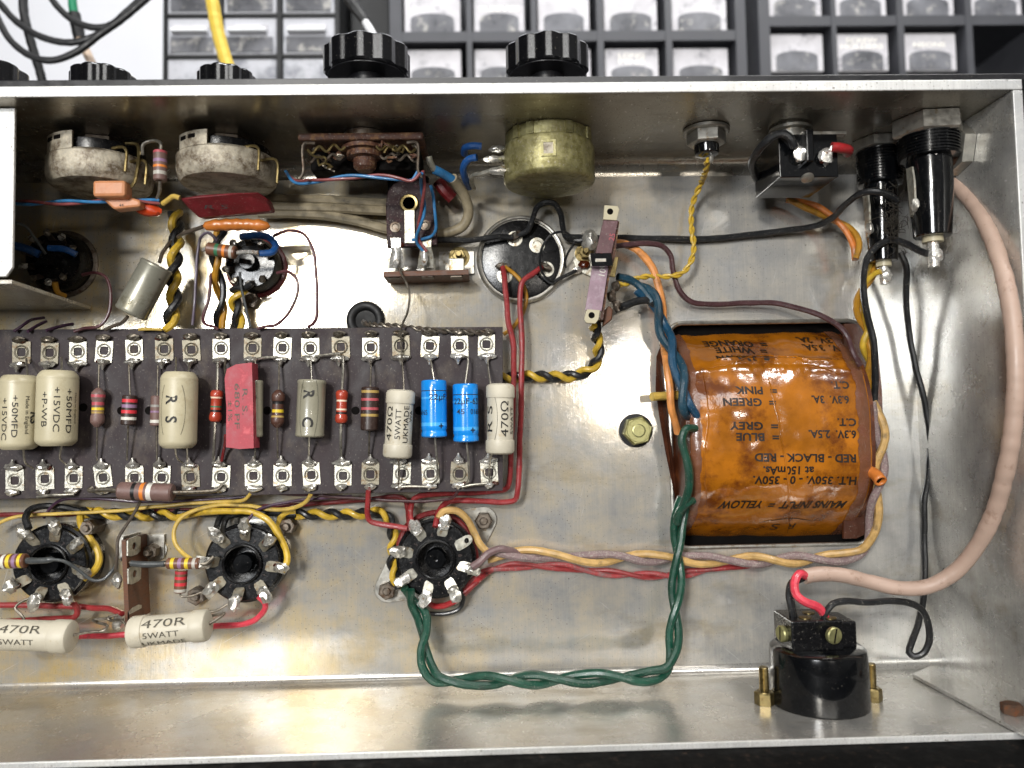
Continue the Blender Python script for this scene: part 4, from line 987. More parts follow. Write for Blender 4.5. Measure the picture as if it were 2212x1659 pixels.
# mains toggle switch
a = at(1681, 290, 42); a2 = at(1812, 382, 42); sw = thing('toggle_switch', 'black box mains switch under the front wall with a red sleeved terminal', 'switch', (a.x, VT, a.z))
cw = 42 - 12.5; cx = (a.x + a2.x) / 2; cy = (a.y + a2.y) / 2
MB().box((cx, cy, cw), ((a2.x - a.x) / 2, 0, 0), (0, (a.y - a2.y) / 2, 0), (0, 0, 12.5), 'gloss_black').build('body', sw, bevel=.35, smooth_=False)
MB().box((cx + 6, a.y + .4, 40.5), (8, 0, 0), (0, .6, 0), (0, 0, 1.6), 'steel').build('frame_plate', sw, bevel=.2, smooth_=False)
MB().lathe((cx - 3, a.y + .2, 34), V_, [(0, 6.5), (1.2, 6.5), (1.4, 5.4), (3.4, 5.4), (3.6, 7.4), (4.6, 7.4), (4.8, 5.5), (VT - a.y - .4, 5.5)], 'steel', n=28).build('bush', sw)
MB().box(at(1745, 318, 44), (1.4, 0, 0), (0, 5.8, 0), (0, 0, 2.2), 'gloss_black').build('barrier', sw, bevel=.5, smooth_=False)
MB().lathe(at(1744, 384, 42.2) , (0, -.9, .45), [(-.3, 2.2), (.5, 2.2), (.9, 1.6)], 'steel', n=18).build('rivet', sw)
for x, y in ((1727, 332), (1785, 338)):
    t = MB(); t.blob(at(x, y, 43.6), (2.6, 0, 0), (0, 3.0, 0), (0, 0, 1.8), 'bright_solder', rough=.25); t.tube(pts([(x - 4 if x < 1750 else x + 6, y - 8, 44), (x - 8 if x < 1750 else x + 14, y - 22, 45)]), .8, 'bright_solder', n=7)
    if x > 1750: t.blob(at(x - 6, y + 4, 43.2), (2.0, 0, 0), (0, 1.8, 0), (0, 0, 1.0), 'flux')
    t.build('terminal', sw)
MB().tube(pts([(1796, 318, 45), (1812, 319, 45), (1832, 324, 42), (1830, 330, 37)]), 1.75, 'w_scarlet', n=12).build('red_sleeve', sw)
wire('switch_wire', 'thick black wire looping over the left of the mains switch', [(1716, 318, 45), (1708, 300, 46), (1694, 289, 46), (1672, 292, 45), (1645, 315, 42), (1628, 340, 36), (1626, 365, 28), (1640, 395, 14)], 1.45, 'w_black')

# fuse holders
def fuse(label, px, y0, y1, y2, w, Rm, tipy, group='black fuse holders'):
    """y0 thread top, y1 end of thread, y2 end of barrel"""
    p0, p1, p2, p3 = at(px, y0, w), at(px, y1, w), at(px, y2, w), at(px, tipy, w); x, z = p0.x, p0.z
    root = thing('fuse_holder', label, 'fuse holder', (x, VT, z), group)
    pr = []; y = p0.y
    pr = [(VT - p0.y - (VT - .3 - p0.y) - 0, Rm * 1.05)]
    d0 = 0.3; pr = [(d0, Rm * 1.12)]; L_ = VT - p1.y; k = VT - p0.y
    while k + 1.0 < L_: pr += [(k, Rm * 1.38), (k + .45, Rm * 1.38), (k + .6, Rm * 1.3), (k + 1.0, Rm * 1.3)]; k += 1.1
    pr += [(L_, Rm * 1.32), (L_ + .3, Rm)]
    LL = VT - p2.y
    pr += [(L_ + (LL - L_) * .35, Rm), (L_ + (LL - L_) * .5, Rm * .97), (LL - .4, Rm * .84), (LL, Rm * .78), (LL + .1, Rm * .3)]
    MB().lathe((x, VT, z), (0, -1, 0), pr, 'gloss_black', n=40).build('barrel', root, angle=24)
    t = MB(); b0 = VT - p2.y; tl = p2.y - p3.y
    t.lathe((x, VT, z), (0, -1, 0), [(b0 + .05, Rm * .45), (b0 + 1.0, Rm * .47), (b0 + 2.0, Rm * .47), (b0 + 2.1, Rm * .28)], 'cream', n=26)
    t.lathe((x, VT, z), (0, -1, 0), [(b0 + 2.1, Rm * .26), (b0 + tl, Rm * .26), (b0 + tl + .1, Rm * .15)], 'bright_solder', n=18)
    t.blob((x + .6, VT - b0 - tl * .62, z + 1.0), (2.0, 0, 0), (0, 2.6, 0), (0, 0, 1.6), 'bright_solder', rough=.2)
    t.build('end_terminal', root)
    sd = MB(); sx_ = x - Rm * 1.02; ym = VT - L_ - 3
    sd.prism([Vector((sx_ - .6, ym - .5, z + 3)), Vector((sx_ - 1.2, ym - 6, z + 5)), Vector((sx_ - 1.8, ym - 14, z + 6)), Vector((sx_ - 1.8, ym - 18, z + 4)), Vector((sx_ - .8, ym - 18, z + 1)), Vector((sx_ - .4, ym, z - 1))], (.7, 0, 0), 'tin')
    sd.blob((sx_ - 1.3, ym - 15, z + 5), (1.5, 0, 0), (0, 2.4, 0), (0, 0, 1.8), 'solder')
    sd.build('side_terminal', root, smooth_=False)
    n = nut_mb((x, VT - .3, z), (0, -1, 0), Rm * 1.66, 6.5 if Rm > 7 else 4, 'steel', ref=(.45, 0, 1)).build('nut', root, angle=30)
    return root
fuse('large black fuse holder with silver nut, hanging nearest the right wall', 2004, 292, 345, 512, 40, 7.4, 577)
fuse('smaller darker fuse holder hanging behind the large one', 1898, 330, 400, 565, 20, 6.0, 614)
fl = MB()
for i in range(160):
    p = at(1925 + random.gauss(0, 13), 475 + random.gauss(0, 32), 27 + random.random() * 7); q = p + Vector((random.gauss(0, 2), random.gauss(0, 2.6), random.gauss(0, 1)))
    fl.tube([p, (p + q) / 2 + Vector((random.gauss(0, .8), random.gauss(0, .8), .4)), q], 0.05 + random.random() * .07, 'fluff', n=4, step=.8)
tag(fl.build('dust_fluff', smooth_=False), 'grey brown dust fluff caught between the two fuse holders', 'dust', kind='stuff')

# gland nut on the right wall
gc = at(2076, 322, u=UR - .2)
g = thing('cable_gland', 'rust stained white hexagon gland nut on the right wall where the pink cable leaves', 'cable gland', gc)
nut_mb(gc, (-1, 0, 0), 9.4, 4.5, 'steel', ref=(0, 1, .3)).build('nut', g, angle=30)
MB().lathe(gc, (-1, 0, 0), [(4.6, 7.4), (5.0, 7.2), (6.5, 5.2), (9, 4.6), (9.2, 3.2)], 'rust', n=24).build('collar', g)
# ------------------------------------------------------------------ mains transformer pushed through its cutout
tf = thing('mains_transformer', 'amber taped mains transformer with printed winding colours, standing in the chassis cutout', 'transformer', at(1665, 940, 0))
TU0, TU1 = at(1487, 940, 16).x, at(1868, 940, 14).x; TV0, TV1 = hole[10].y + 1.6, hole[0].y + 5
TV0 = min(p.y for p in hole) + 1.8; TV1 = max(p.y for p in hole) - 2.6
def tw(v):
    t = (v - (TV0 + TV1) / 2) / ((TV1 - TV0) / 2); t = max(-1, min(1, t))
    return -9 + 29.5 * (1 - abs(t) ** 3.0)
RV0 = at(1650, 775, 17).y
def tsurf(u, v, lift=0.0):
    wv = tw(v); f_ = (u - TU0) / (TU1 - TU0)
    edge = min(1, min(f_, 1 - f_) / .05); wv -= 1.3 * (1 - edge) ** 2
    n = noise.noise(Vector((u * .07, v * .07, 3))) * .8 + noise.noise(Vector((u * .2, v * .2, 8))) * .3
    # ridge where the clear tape has lifted, and its long vertical wrinkle
    yr = RV0 - 9 * ((f_ - .45) ** 2) + 1.2 * noise.noise(Vector((u * .15, 5, 0)))
    wr = 1.5 * math.exp(-((v - yr) / .9) ** 2) * max(0, min(1, (f_ - .06) * 6, (.97 - f_) * 6)) + .5 * math.exp(-((v - yr + 3.2) / 1.2) ** 2) * (1 + noise.noise(Vector((u * .6, 2, 2))))
    dv = (tw(v + .2) - tw(v - .2)) / .4; nn = Vector((0, -dv, 1)).normalized()
    return Vector((u, v, wv)) + nn * (n + wr + lift)
NU, NV = 70, 90
vs = []; fs = []
for j in range(NV + 1):
    t = j / NV; v = TV0 + (TV1 - TV0) * (.5 - .5 * math.cos(PI * t))
    for i in range(NU + 1): vs.append(tsurf(TU0 + (TU1 - TU0) * i / NU, v))
for j in range(NV):
    for i in range(NU): fs.append((j * (NU + 1) + i, j * (NU + 1) + i + 1, (j + 1) * (NU + 1) + i + 1, (j + 1) * (NU + 1) + i))
co = MB(); co.add(vs, fs, 'amber')
TXT = [('6.3V.  2A.', 1767, 736, 92, 2.6), ('=  ORANGE', 1588, 743, 138, 2.7), ('5V.  3.5A.', 1778, 752, 88, 2.6), ('=  WHITE', 1601, 758, 112, 2.6), ('=  BROWN', 1604, 777, 114, 2.6),
       ('C.T.', 1815, 832, 38, 2.7), ('=  PINK', 1633, 844, 92, 2.8), ('6.3V.  3A.', 1794, 863, 82, 2.9), ('=  GREEN', 1619, 869, 116, 2.9),
       ('C.T.', 1829, 912, 42, 2.8), ('=  GREY', 1629, 920, 106, 2.9), ('6.3V.  2.5A.', 1798, 938, 106, 2.9), ('=  BLUE', 1637, 944, 94, 2.9),
       ('RED - BLACK - RED', 1740, 989, 222, 3.0), ('at 150mAs.', 1703, 1016, 112, 3.0), ('H.T. 350V. - 0 - 350V.', 1738, 1037, 228, 3.0), ('MAINS INPUT  =  YELLOW', 1690, 1090, 284, 3.0)]
def t_at(px, py):
    w = 18.0
    for _ in range(6):
        p = at(px, py, w); w = tw(p.y)
    return at(px, py, w)
for tx, x, y, wpx, sz in TXT:
    c = t_at(x, y); sl = .03
    sh = 0.0 if 'MAINS' not in tx else .35
    co.text(tx, sz * 1.4, 'amber_ink', lambda a, b, c=c: tsurf(c.x - a, c.y - b + a * sl, .12), bold=.03, shear=sh, fit=mm(wpx, c.z))
c = t_at(1690, 1136)
for tx, dx in (('R', 3.2), ('S', -3.2)): co.text(tx, 4.0, 'amber_ink', lambda a, b: tsurf(c.x + dx - a * 1.4, c.y - b, .12), fit=2.4)
vs = []; fs = []
for i in range(19):
    th = rad(-60 + 120 * i / 18)
    for k in (0, .3): vs.append(tsurf(c.x + 12 * math.sin(th), c.y + 1.5 + (3.2 - k) * math.cos(th) - 1, .12))
for i in range(18): fs.append((2 * i, 2 * i + 1, 2 * i + 3, 2 * i + 2))
co.add(vs, fs, 'amber_ink')
co.build('winding_wrap', tf, angle=60)
# edges of the wound paper, cheeks, core
def cheek(name, u, th, grow, m, flip=1, n=26, wav=0.0):
    P = []
    for j in range(n + 1):
        v = TV0 - .2 + (TV1 - TV0 + .4) * j / n; P.append(Vector((u + wav * noise.noise(Vector((v * .06, u, 0))), v, max(tw(v) + grow, -9.5))))
    P += [Vector((u, TV1 + .2, -20)), Vector((u, TV0 - .2, -20))]
    return MB().prism(P, (th, 0, 0), m).build(name, tf, smooth_=False)
cheek('paper_edge', TU0 - 1.6, 1.7, -1.6, 'amber_dark'); cheek('paper_edge', TU1 - .1, 1.7, -1.6, 'amber_dark')
# curled left insulation board and rounded right board
P = [at(x, y, w) for x, y, w in ((1429, 742, 2), (1418, 770, 3), (1416, 840, 4), (1424, 900, 4), (1438, 980, 4), (1455, 1060, 3), (1474, 1128, 2), (1482, 1128, -6), (1470, 1000, -6), (1455, 850, -6), (1452, 742, -6))]
MB().prism(P, (1.2, 0, -1.2), 'cheek').build('insulation_board', tf, smooth_=False)
P = []
for x, y in ((1846, 700), (1868, 706), (1884, 722), (1893, 760), (1901, 840), (1905, 930), (1905, 1010), (1898, 1070), (1888, 1120), (1868, 1152), (1846, 1162)): P.append(at(x, y, 3.5))
P += [p - U_ * 5 for p in (P[-1], P[0])]
MB().prism(P, (0, 0, 1.4), 'cheek').build('insulation_board', tf, smooth_=False)
cu, cv_ = (TU0 + TU1) / 2, (TV0 + TV1) / 2
MB().box((cu, cv_, -31), ((TU1 - TU0) / 2 + 12, 0, 0), (0, (TV1 - TV0) / 2 + 8.0, 0), (0, 0, 25), 'core').build('core', tf, smooth_=False)
# torn clear tape bands down both ends
for k, (x0, x1) in enumerate(((1490, 1510), (1848, 1874))):
    ua, ub = at(x0, 940, 18).x, at(x1, 940, 18).x; vs = []; fs = []; n = 60
    for j in range(n + 1):
        v = TV0 + 1 + (TV1 - TV0 - 2) * j / n
        q = 1.2 * noise.noise(Vector((v * .12, k * 7, 1))) + (.8 * noise.noise(Vector((v * .5, k * 7, 4))))
        if k: e0, e1 = ua + q, ub
        else: e0, e1 = ua, ub + q
        for i in range(4): vs.append(tsurf(e0 + (e1 - e0) * i / 3, v, .25))
    for j in range(n):
        for i in range(3): fs.append((4 * j + i, 4 * j + i + 1, 4 * j + 5 + i, 4 * j + 4 + i))
    m_ = MB(); m_.add(vs, fs, 'cloudy_tape'); m_.build('tape_band', tf, angle=60)
# raised tape creases
for path in ([(1512, 800), (1560, 792), (1620, 778), (1650, 768), (1700, 772), (1760, 790), (1820, 812)], [(1655, 800), (1668, 850), (1684, 920), (1697, 1000), (1703, 1080), (1700, 1150)], [(1518, 805), (1530, 900), (1520, 1000), (1525, 1100)]):
    Q = [t_at(*p) for p in path]; Q = smooth(Q, 1.0); Q = [tsurf(q.x + .4 * noise.noise(q * .4), q.y + .3 * noise.noise(q * .5 + U_), .15) for q in Q]
    MB().tube(Q, lambda t: .30 * (math.sin(PI * t) ** .6) + .03, 'amber', n=6, raw=True).build('tape_crease', tf)
sl = thing('sleeve_stub', 'cut orange sleeve end sticking out at the right side of the transformer', 'sleeve', at(1890, 1030, 18))
MB().tube(pts([(1862, 1012, 14), (1878, 1018, 17), (1892, 1026, 20), (1903, 1040, 23)]), 2.3, 'w_orange', n=16, caps=False).build('sleeve', sl, solid=.6)
MB().lathe(at(1899, 1035, 21), Vector((.5, -.45, .6)), [(0, 1.5), (.6, 1.5)], 'core', n=14).build('conductor', sl)
wire('sleeve_stub', 'short cream sleeve stub poking out at the left side of the transformer', [(1408, 857, 12), (1430, 855, 10), (1500, 853, 4)], 1.7, 'w_cream', 'sleeve')

# ------------------------------------------------------------------ mains inlet plug on the lower wall
c = at(1770, 1516, v=0); R = mm(101, c.z)
mi_ = thing('mains_connector', 'round black mains connector with brass fixing screws standing on the lower wall', 'mains connector', (c.x, 0, c.z))
hb = (at(1770, 1393, c.z).y)
MB().lathe((c.x, .1, c.z), V_, [(0, R * 1.0), (.6, R * 1.01), (hb - 2.6, R * .985), (hb - .8, R * .965), (hb, R * .9), (hb + .02, R * .2)], 'gloss_black', n=64).build('shell', mi_)
a = at(1752, 1390, c.z); hh = at(1752, 1330, c.z).y - hb
bx = MB(); bx.box((c.x - 2.6, hb + hh / 2, c.z - 1.5), (9.0, 0, 0), (0, hh / 2, 0), (0, 0, 8.5), 'bakelite')
bx.box((c.x + 9.2, hb + hh / 2 - .6, c.z - 2.5), (3.0, 0, 0), (0, hh / 2 - .6, 0), (0, 0, 7.0), 'bakelite')
blk = bx.build('terminal_block', mi_, bevel=.5, smooth_=False)
for x, z in ((-5, 2.5), (3.5, 3.5), (-1, -4)):
    MB().lathe((c.x + x, hb + hh, c.z + z), V_, [(-.1, 2.1), (.25, 2.1), (.3, 1.7)], 'brass', n=18).build('entry_ferrule', blk)
for cc, axx, ref in ((at(1797, 1371, c.z + 8.4), Vector((.25, 0, 1)), 0), ((c.x - 11.8, hb + hh * .45, c.z + 1), Vector((-1, 0, .25)), 1), ((c.x + 12.4, hb + hh * .5, c.z - 3), Vector((1, 0, .1)), 2)):
    s = MB(); s.lathe(cc, axx, [(0, 2.6), (.3, 2.85), (1.5, 2.85), (1.9, 2.5)], 'plated', n=26)
    a3 = V3(axx).normalized(); t3 = Vector((.25, 1, 0)); t3 = (t3 - a3 * t3.dot(a3)).normalized()
    s.box(V3(cc) + a3 * 1.86, t3 * 2.4, a3.cross(t3) * .3, a3 * .08, 'core'); s.build('terminal_screw', blk, angle=30)
for lab, x, y in (('brass screw and nut left of the round mains connector', 1652, 1520), ('brass screw and nut right of the round mains connector', 1884, 1512)):
    p = at(x, y, v=0.05); m_ = nut_mb(p, V_, 3.5, 4.2, 'brass', ref=(1, 0, .3), stud=8.5, m2='brass', rs=.5)
    tag(m_.build('brass_screw', angle=30), lab, 'screw', 'brass screws of the mains connector')

# ------------------------------------------------------------------ small nine pin sockets
def noval(label, px, py, Rpx, w, ring_m):
    C = at(px, py, w); R = mm(Rpx, w); B = Vector((C.x, C.y, 0)); root = thing('small_valve_socket', label, 'valve socket', B, 'small nine pin valve sockets')
    MB().lathe(B, W_, [(0, R * 1.06), (.8, R * 1.06), (1.2, R * 1.0)], ring_m, n=40).build('seat_ring', root)
    MB().lathe(B + W_ * 1.2, W_, [(0, R * .94), (w * .6, R * .9), (w * .8, R * .82), (w - 2, R * .8), (w - 1.6, R * .3), (w + 3, R * .26), (w + 3.2, R * .1)], 'bakelite', n=40).build('body', root)
    for k in range(9):
        a = rad(20 + 36 * k); d = Vector((math.cos(a), math.sin(a), 0)); t = Vector((-d.y, d.x, 0)); c = C + d * R * .62
        p = MB().prism([c + t * 1.3 - W_ * 1, c - t * 1.3 - W_ * 1, c - t * 1.1 + d * 2.4 + W_ * 3.5, c + t * 1.1 + d * 2.4 + W_ * 3.5], (d * -.4 + W_ * .3), 'steel_dark').build('contact_tag', root, smooth_=False)
        MB().blob(c + d * 1.8 + W_ * 2.8, d * 1.6, t * 1.3, W_ * 1.1, 'solder' if k % 2 else 'dull_lead', rough=.3, seed=k + px, n=9).build('solder_joint', p)
    return root
noval('small black valve socket on a dark red ring below the amber dipped capacitor', 540, 568, 64, 9, 'w_dark_red')
noval('small black valve socket in the shade of the screening box', 112, 560, 70, 9, 'steel_dark')

# ------------------------------------------------------------------ base of the big electrolytic can
cb = thing('can_capacitor', 'round black base of a can capacitor clamped in a silver ring', 'capacitor', at(1125, 562, 0))
c = at(1125, 562, 0); R = mm(94, 2)
MB().lathe(c, W_, [(0, R * 1.03), (1.2, R * 1.04), (2.6, R * 1.02), (3.2, R * .985), (3.0, R * .95), (1.6, R * .94), (1.5, R * .5)], 'steel', n=64).build('clamp_ring', cb)
MB().lathe(c, W_, [(1.4, R * .93), (2.0, R * .92), (2.3, R * .88), (2.3, R * .3), (2.35, R * .1)], 'bakelite', n=64).build('end_disc', cb)
for x, y in ((1112, 516), (1090, 596), (1180, 582), (1160, 530)):
    p = at(x, y, 2.3); m_ = MB(); m_.lathe(p, W_, [(0, 3.2), (.4, 3.1), (.5, 1.9), (.1, 1.7)], 'tin', n=22)
    rv = m_.build('rivet', cb)
for x, y, a in ((1112, 512, 40), (1085, 577, 0), (1178, 578, -30)):
    p = at(x, y, 2.6); m_ = MB(); d = Vector((math.cos(rad(a)), math.sin(rad(a)), 0))
    m_.blob(p + W_ * 1.5, d * 3.0, Vector((-d.y, d.x, 0)) * 1.5, W_ * 1.6, 'steel_dark', rough=.2); m_.lathe(p + W_ * 2.4, (.1, .5, 1), [(0, .8), (2, .3), (3, .08)], 'tin', n=8)
    m_.build('lug', cb)

# ------------------------------------------------------------------ rubber grommet with a braided lead
c = at(790, 692, 0); g = MB()
Q = [c + Vector((math.cos(2 * PI * i / 40) * 5.8, math.sin(2 * PI * i / 40) * 5.8, .6)) for i in range(41)]
g.tube(Q, 1.9, 'rubber', n=12, raw=True, caps=False); tag(g.build('rubber_grommet'), 'black rubber grommet half hidden behind the upper edge of the tag board', 'grommet')
pair('braided_lead', 'brown braided lead coming out of the grommet along the upper board edge', [(785, 696, -6), (795, 700, 4), (820, 703, 9), (860, 705, 12), (900, 711, 13.5), (960, 715, 15.5), (1052, 718, 16)], .62, ['dull_lead', 'w_umber'], 6.5, w=5, sub='strand')

# ------------------------------------------------------------------ jack socket with its tags and the level tag strip below it
jk = thing('jack_socket', 'dark maroon jack socket block with a brass eyelet and two hollow rivets', 'jack socket', at(888, 470, 14))
P = [at(x, y, 18) for x, y in ((836, 534), (833, 440), (838, 412), (850, 396), (872, 387), (905, 387), (928, 396), (940, 412), (942, 440), (945, 529))]
MB().prism([p - W_ * 3 for p in P], (0, 0, 3), 'jack_maroon').build('plate', jk, bevel=.4, smooth_=False)
MB().box(at(886, 440, 7), (8, 0, 0), (0, 9, 0), (0, 0, 6.8), 'bakelite').build('housing', jk, bevel=.6, smooth_=False)
c = at(884, 440, 18)
e_ = MB(); e_.lathe(c, W_, [(0, 3.6), (.7, 3.6), (1.0, 3.2), (.9, 2.4), (-2.2, 2.2)], 'brass', n=32); e_.lathe(c - W_ * 1.4, W_, [(0, 2.2), (.1, 2.1)], 'core', n=20); e_.build('eyelet', jk)
MB().box(at(885, 490, 18.6), (2.0, 0, 0), (0, 6.4, 0), (0, 0, .5), 'tin').build('contact_strip', jk, bevel=.2, smooth_=False)
for x, y in ((854, 491), (919, 487)):
    c = at(x, y, 18); m_ = MB(); m_.lathe(c, W_, [(0, 2.1), (.5, 2.0), (.6, 1.3), (.15, 1.1), (.2, .5)], 'steel_dark', n=22); m_.build('rivet', jk)
for k, (x0, x1, xe) in enumerate(((838, 872, 860), (900, 938, 921))):
    P = [at(x0 + 5, 514, 18.2), at(x1 - 5, 514, 18.2), at(x1 - 6, 534, 18.4), at(x1 - 2, 548, 17.5), at(x1, 566, 16), at(x1, 580, 15), at(x0 + 2, 580, 15), at(x0 + 4, 560, 16), at(x0 + 8, 536, 18.4)]
    t = MB().prism(P, (0, 0, .6), 'bright_solder' if not k else 'tin').build('tag', jk, bevel=.2, smooth_=False)
    m_ = MB(); m_.blob(at(xe - 4, 548, 18), (1.6, 0, 0), (0, 5.2, 0), (0, 0, 1.4), 'bright_solder', rough=.15); m_.blob(at(xe + 2, 528, 18.4), (1.8, 0, 0), (0, 1.5, 0), (0, 0, .6), 'flux', n=8); m_.build('solder_joint', t)
st = thing('tag_strip', 'level brown tag strip below the jack socket, seen nearly edge-on', 'tag strip', at(920, 596, 4))
MB().prism([at(828, 587, 16), at(1012, 582, 16), at(1012, 582, 16) - W_ * 14, at(828, 587, 16) - W_ * 14], (0, -1.9, 0), 'phenolic').build('strip', st, smooth_=False)
for x in (852, 924, 986):
    lg = MB(); p = at(x, 596, 13); lg.box(p + V_ * 0, (2.4, 0, 0), (0, 1.1, 0), (0, 0, 1.8), 'steel_dark'); lg.box(p + V_ * 4 - W_ * 3, (3.0, 0, 0), (0, 3.6, 0), (0, 0, .4), 'tin')
    lg.build('lug', st, bevel=.4, smooth_=False)
MB().box(at(986, 568, 1.0), (7, 0, 0), (0, 4.5, 0), (0, 0, .5), 'steel').build('foot', st, smooth_=False)
wire('bare_lead', 'thin bare lead bowing from the level tag strip down to the tag board', [(862, 578, 17), (866, 590, 18), (878, 612, 20), (884, 640, 21), (880, 675, 20), (872, 695, 18), (866, 712, 17), (868, 740, 16)], .42, 'dull_lead', 'wire')

# ------------------------------------------------------------------ mains voltage selector: two maroon fuse-link arms on a brass frame
vsr = thing('voltage_selector', 'narrow maroon and plum voltage selector strip with a black slider and white ends', 'selector', at(1298, 570, 0))
def arm(quad, w, m, name):
    return MB().prism([at(x, y, w) - W_ * 1.2 for x, y in quad], (0, 0, 1.2), m).build(name, vsr, bevel=.25, smooth_=False)
a1 = arm(((1304, 474), (1336, 476), (1319, 560), (1284, 558)), 25, 'maroon_plate', 'upper_arm'); a2 = arm(((1281, 566), (1316, 568), (1300, 672), (1264, 670)), 25, 'plum_plate', 'lower_arm')
for tx, x, y, sz, p in (('25', 1327, 512, 3.0, a1), ('N', 1307, 552, 2.8, a1), ('10', 1306, 588, 3.4, a2)):
    m_ = MB(); d = (at(1336, 476, 25) - at(1319, 560, 25)).normalized(); m_.text(tx, sz, 'b_pink' if p is a1 else 'b_white', on_plane(at(x - 5, y, 25.08), d, Vector((-d.y, d.x, 0)))); m_.build('lettering', p)
for k, (q, hx, hy) in enumerate(((((1306, 443), (1334, 445), (1338, 452), (1332, 476), (1303, 474)), 1318, 457), (((1268, 668), (1296, 670), (1293, 690), (1286, 699), (1266, 697), (1262, 688)), 1278, 681))):
    m_ = MB(); m_.prism([at(x, y, 25.6) - W_ * 1.6 for x, y in q], (0, 0, 1.6), 'cream'); m_.lathe(at(hx, hy, 25.6), W_, [(-.2, 1.25), (.08, 1.2)], 'core', n=16); m_.build('end_clip', vsr, bevel=.3, smooth_=False)
m_ = MB(); m_.box(at(1298, 563, 27), (3.9, 0, 0), (-.3, 2.4, 0), (0, 0, 2.0), 'gloss_black'); m_.box(at(1298, 562, 29), (2.0, 0, 0), (0, .65, 0), (0, 0, .12), 'steel'); m_.build('slider', vsr, bevel=.4, smooth_=False)
MB().prism([at(x, y, 22) for x, y in ((1322, 556), (1336, 556), (1328, 600), (1314, 598))], (0, 0, 1.0), 'brass').build('brass_frame', vsr, bevel=.2, smooth_=False)
MB().prism([at(x, y, 23.5) for x, y in ((1332, 478), (1338, 478), (1328, 556), (1316, 600), (1303, 690), (1296, 690))], (1.2, 0, -17), 'rusty_brown').build('backing', vsr, smooth_=False)
MB().prism([at(x, y, 20) for x, y in ((1304, 672), (1316, 660), (1324, 668), (1322, 690), (1304, 704))], (0, 0, -6), 'phenolic').build('contact_block', vsr, bevel=.4, smooth_=False)
for x, y in ((1322, 640), (1330, 618), (1332, 660)):
    MB().blob(at(x, y, 19), (1.6, 0, 0), (0, 2.2, 0), (0, 0, 1.6), 'steel_dark', rough=.3).build('contact', vsr)
slg = thing('solder_tag', 'ring solder tag with a burnt red joint and a grey solder blob beside the selector', 'solder tag', at(1258, 562, 0))
MB().prism([at(x, y, .9) for x, y in ((1240, 545), (1262, 534), (1280, 545), (1288, 575), (1282, 600), (1262, 592), (1244, 580), (1238, 562))], (0, 0, .5), 'tin').build('plate', slg, bevel=.15, smooth_=False)
m_ = MB(); m_.blob(at(1274, 519, 5), (3.4, 0, 0), (0, 4.4, 0), (0, 0, 3), 'solder', rough=.12); m_.blob(at(1262, 572, 2.2), (2.4, 0, 0), (0, 1.9, 0), (0, 0, 1.2), 'flux', rough=.15); m_.blob(at(1246, 584, 2), (2, 0, 0), (0, 1.6, 0), (0, 0, 1.4), 'bright_solder'); m_.build('solder_joint', slg)

# ------------------------------------------------------------------ loose parts at the upper left
component('electrolytic_capacitor', 'tilted silver grey can capacitor hanging beside the thick yellow and black pair', 'capacitor', (340, 572, 22), (282, 678, 22), 34, 'can', 'foil_can',
          leads=[[(345, 566, 20), (352, 545, 16), (372, 518, 12)], [(276, 684, 20), (262, 698, 18), (240, 706, 17), (228, 712, 16)]], lead_m='w_umber', lead_r=.7, texts=[('+', 2, {'off': (-6, 3)}), ('25V', 1.6, {'off': (6, -2)})])
component('carbon_resistor', 'brown resistor with orange and silver bands standing beside the first dusty control', 'resistor', (346, 326, 40), (346, 391, 40), 14, 'rod', 'mauve_brown',
          [(0, .1, 'b_pink'), (.3, .4, 'b_violet'), (.5, .58, 'b_orange'), (.7, .82, 'b_silver')], [[(346, 326, 40), (347, 310, 40), (335, 304, 39), (310, 312, 38), (308, 335, 37)], [(346, 391, 40), (344, 415, 38), (338, 432, 36)]], 'lead_wire', .6)
component('carbon_resistor', 'brown resistor with green, orange and silver bands lying over the small nine pin socket', 'resistor', (448, 537, 24), (510, 546, 24), 14, 'rod', 'tan_brown',
          [(.3, .42, 'b_green'), (.56, .66, 'b_orange'), (.8, .9, 'b_silver')], [[(510, 546, 24), (535, 544, 23), (558, 546, 22)], [(448, 537, 24), (440, 540, 22)]], 'bright_solder', .8)
pc = thing('ceramic_capacitor', 'peach coloured moulded capacitor hanging under the first dusty control', 'capacitor', at(245, 415, 40))
MB().box(at(244, 412, 41), (5.6, 0, 0), (0, 2.9, 0), (0, 0, 3), 'peach_cap').build('body', pc, bevel=1.1, smooth_=False)
MB().prism([at(x, y, 40) for x, y in ((215, 424), (268, 420), (302, 432), (303, 446), (245, 452))], (0, 0, -5), 'peach_cap').build('lower_body', pc, bevel=.8, smooth_=False)
m_ = MB(); m_.text('44', 1.5, 'ink', on_plane(at(262, 443, 40.1), U_, V_)); m_.build('marking', pc)
MB().tube(pts([(282, 405, 40), (290, 395, 40), (296, 370, 40), (300, 330, 38), (296, 312, 37), (272, 310, 36)]), .6, 'brass', n=7).build('lead', pc)
m_ = MB().blob(at(318, 452, 34), (5.0, -1.5, 0), (1, 2.4, 0), (0, 0, 2.4), 'red_orange', rough=.1); tag(m_.build('tantalum_capacitor'), 'small glossy red-orange bead capacitor below the peach capacitor', 'capacitor')
rs2 = thing('slab_capacitor', 'dark red slab capacitor under the second dusty control', 'capacitor', at(488, 443, 40))
m_ = MB().prism([at(x, y, w) for x, y, w in ((386, 428, 42), (430, 421, 42), (500, 416, 42), (556, 415, 42), (578, 430, 38), (587, 455, 34), (520, 461, 34), (428, 470, 34), (410, 452, 36))], (0, .8, -6), 'red_slab_dark')
m_.text('R S', 2.6, 'ink', on_plane(at(470, 449, 38.6), U_, Vector((0, 1, -.5)), (0, 0, 1.2)), fit=8); m_.build('body', rs2, bevel=.8, smooth_=False)
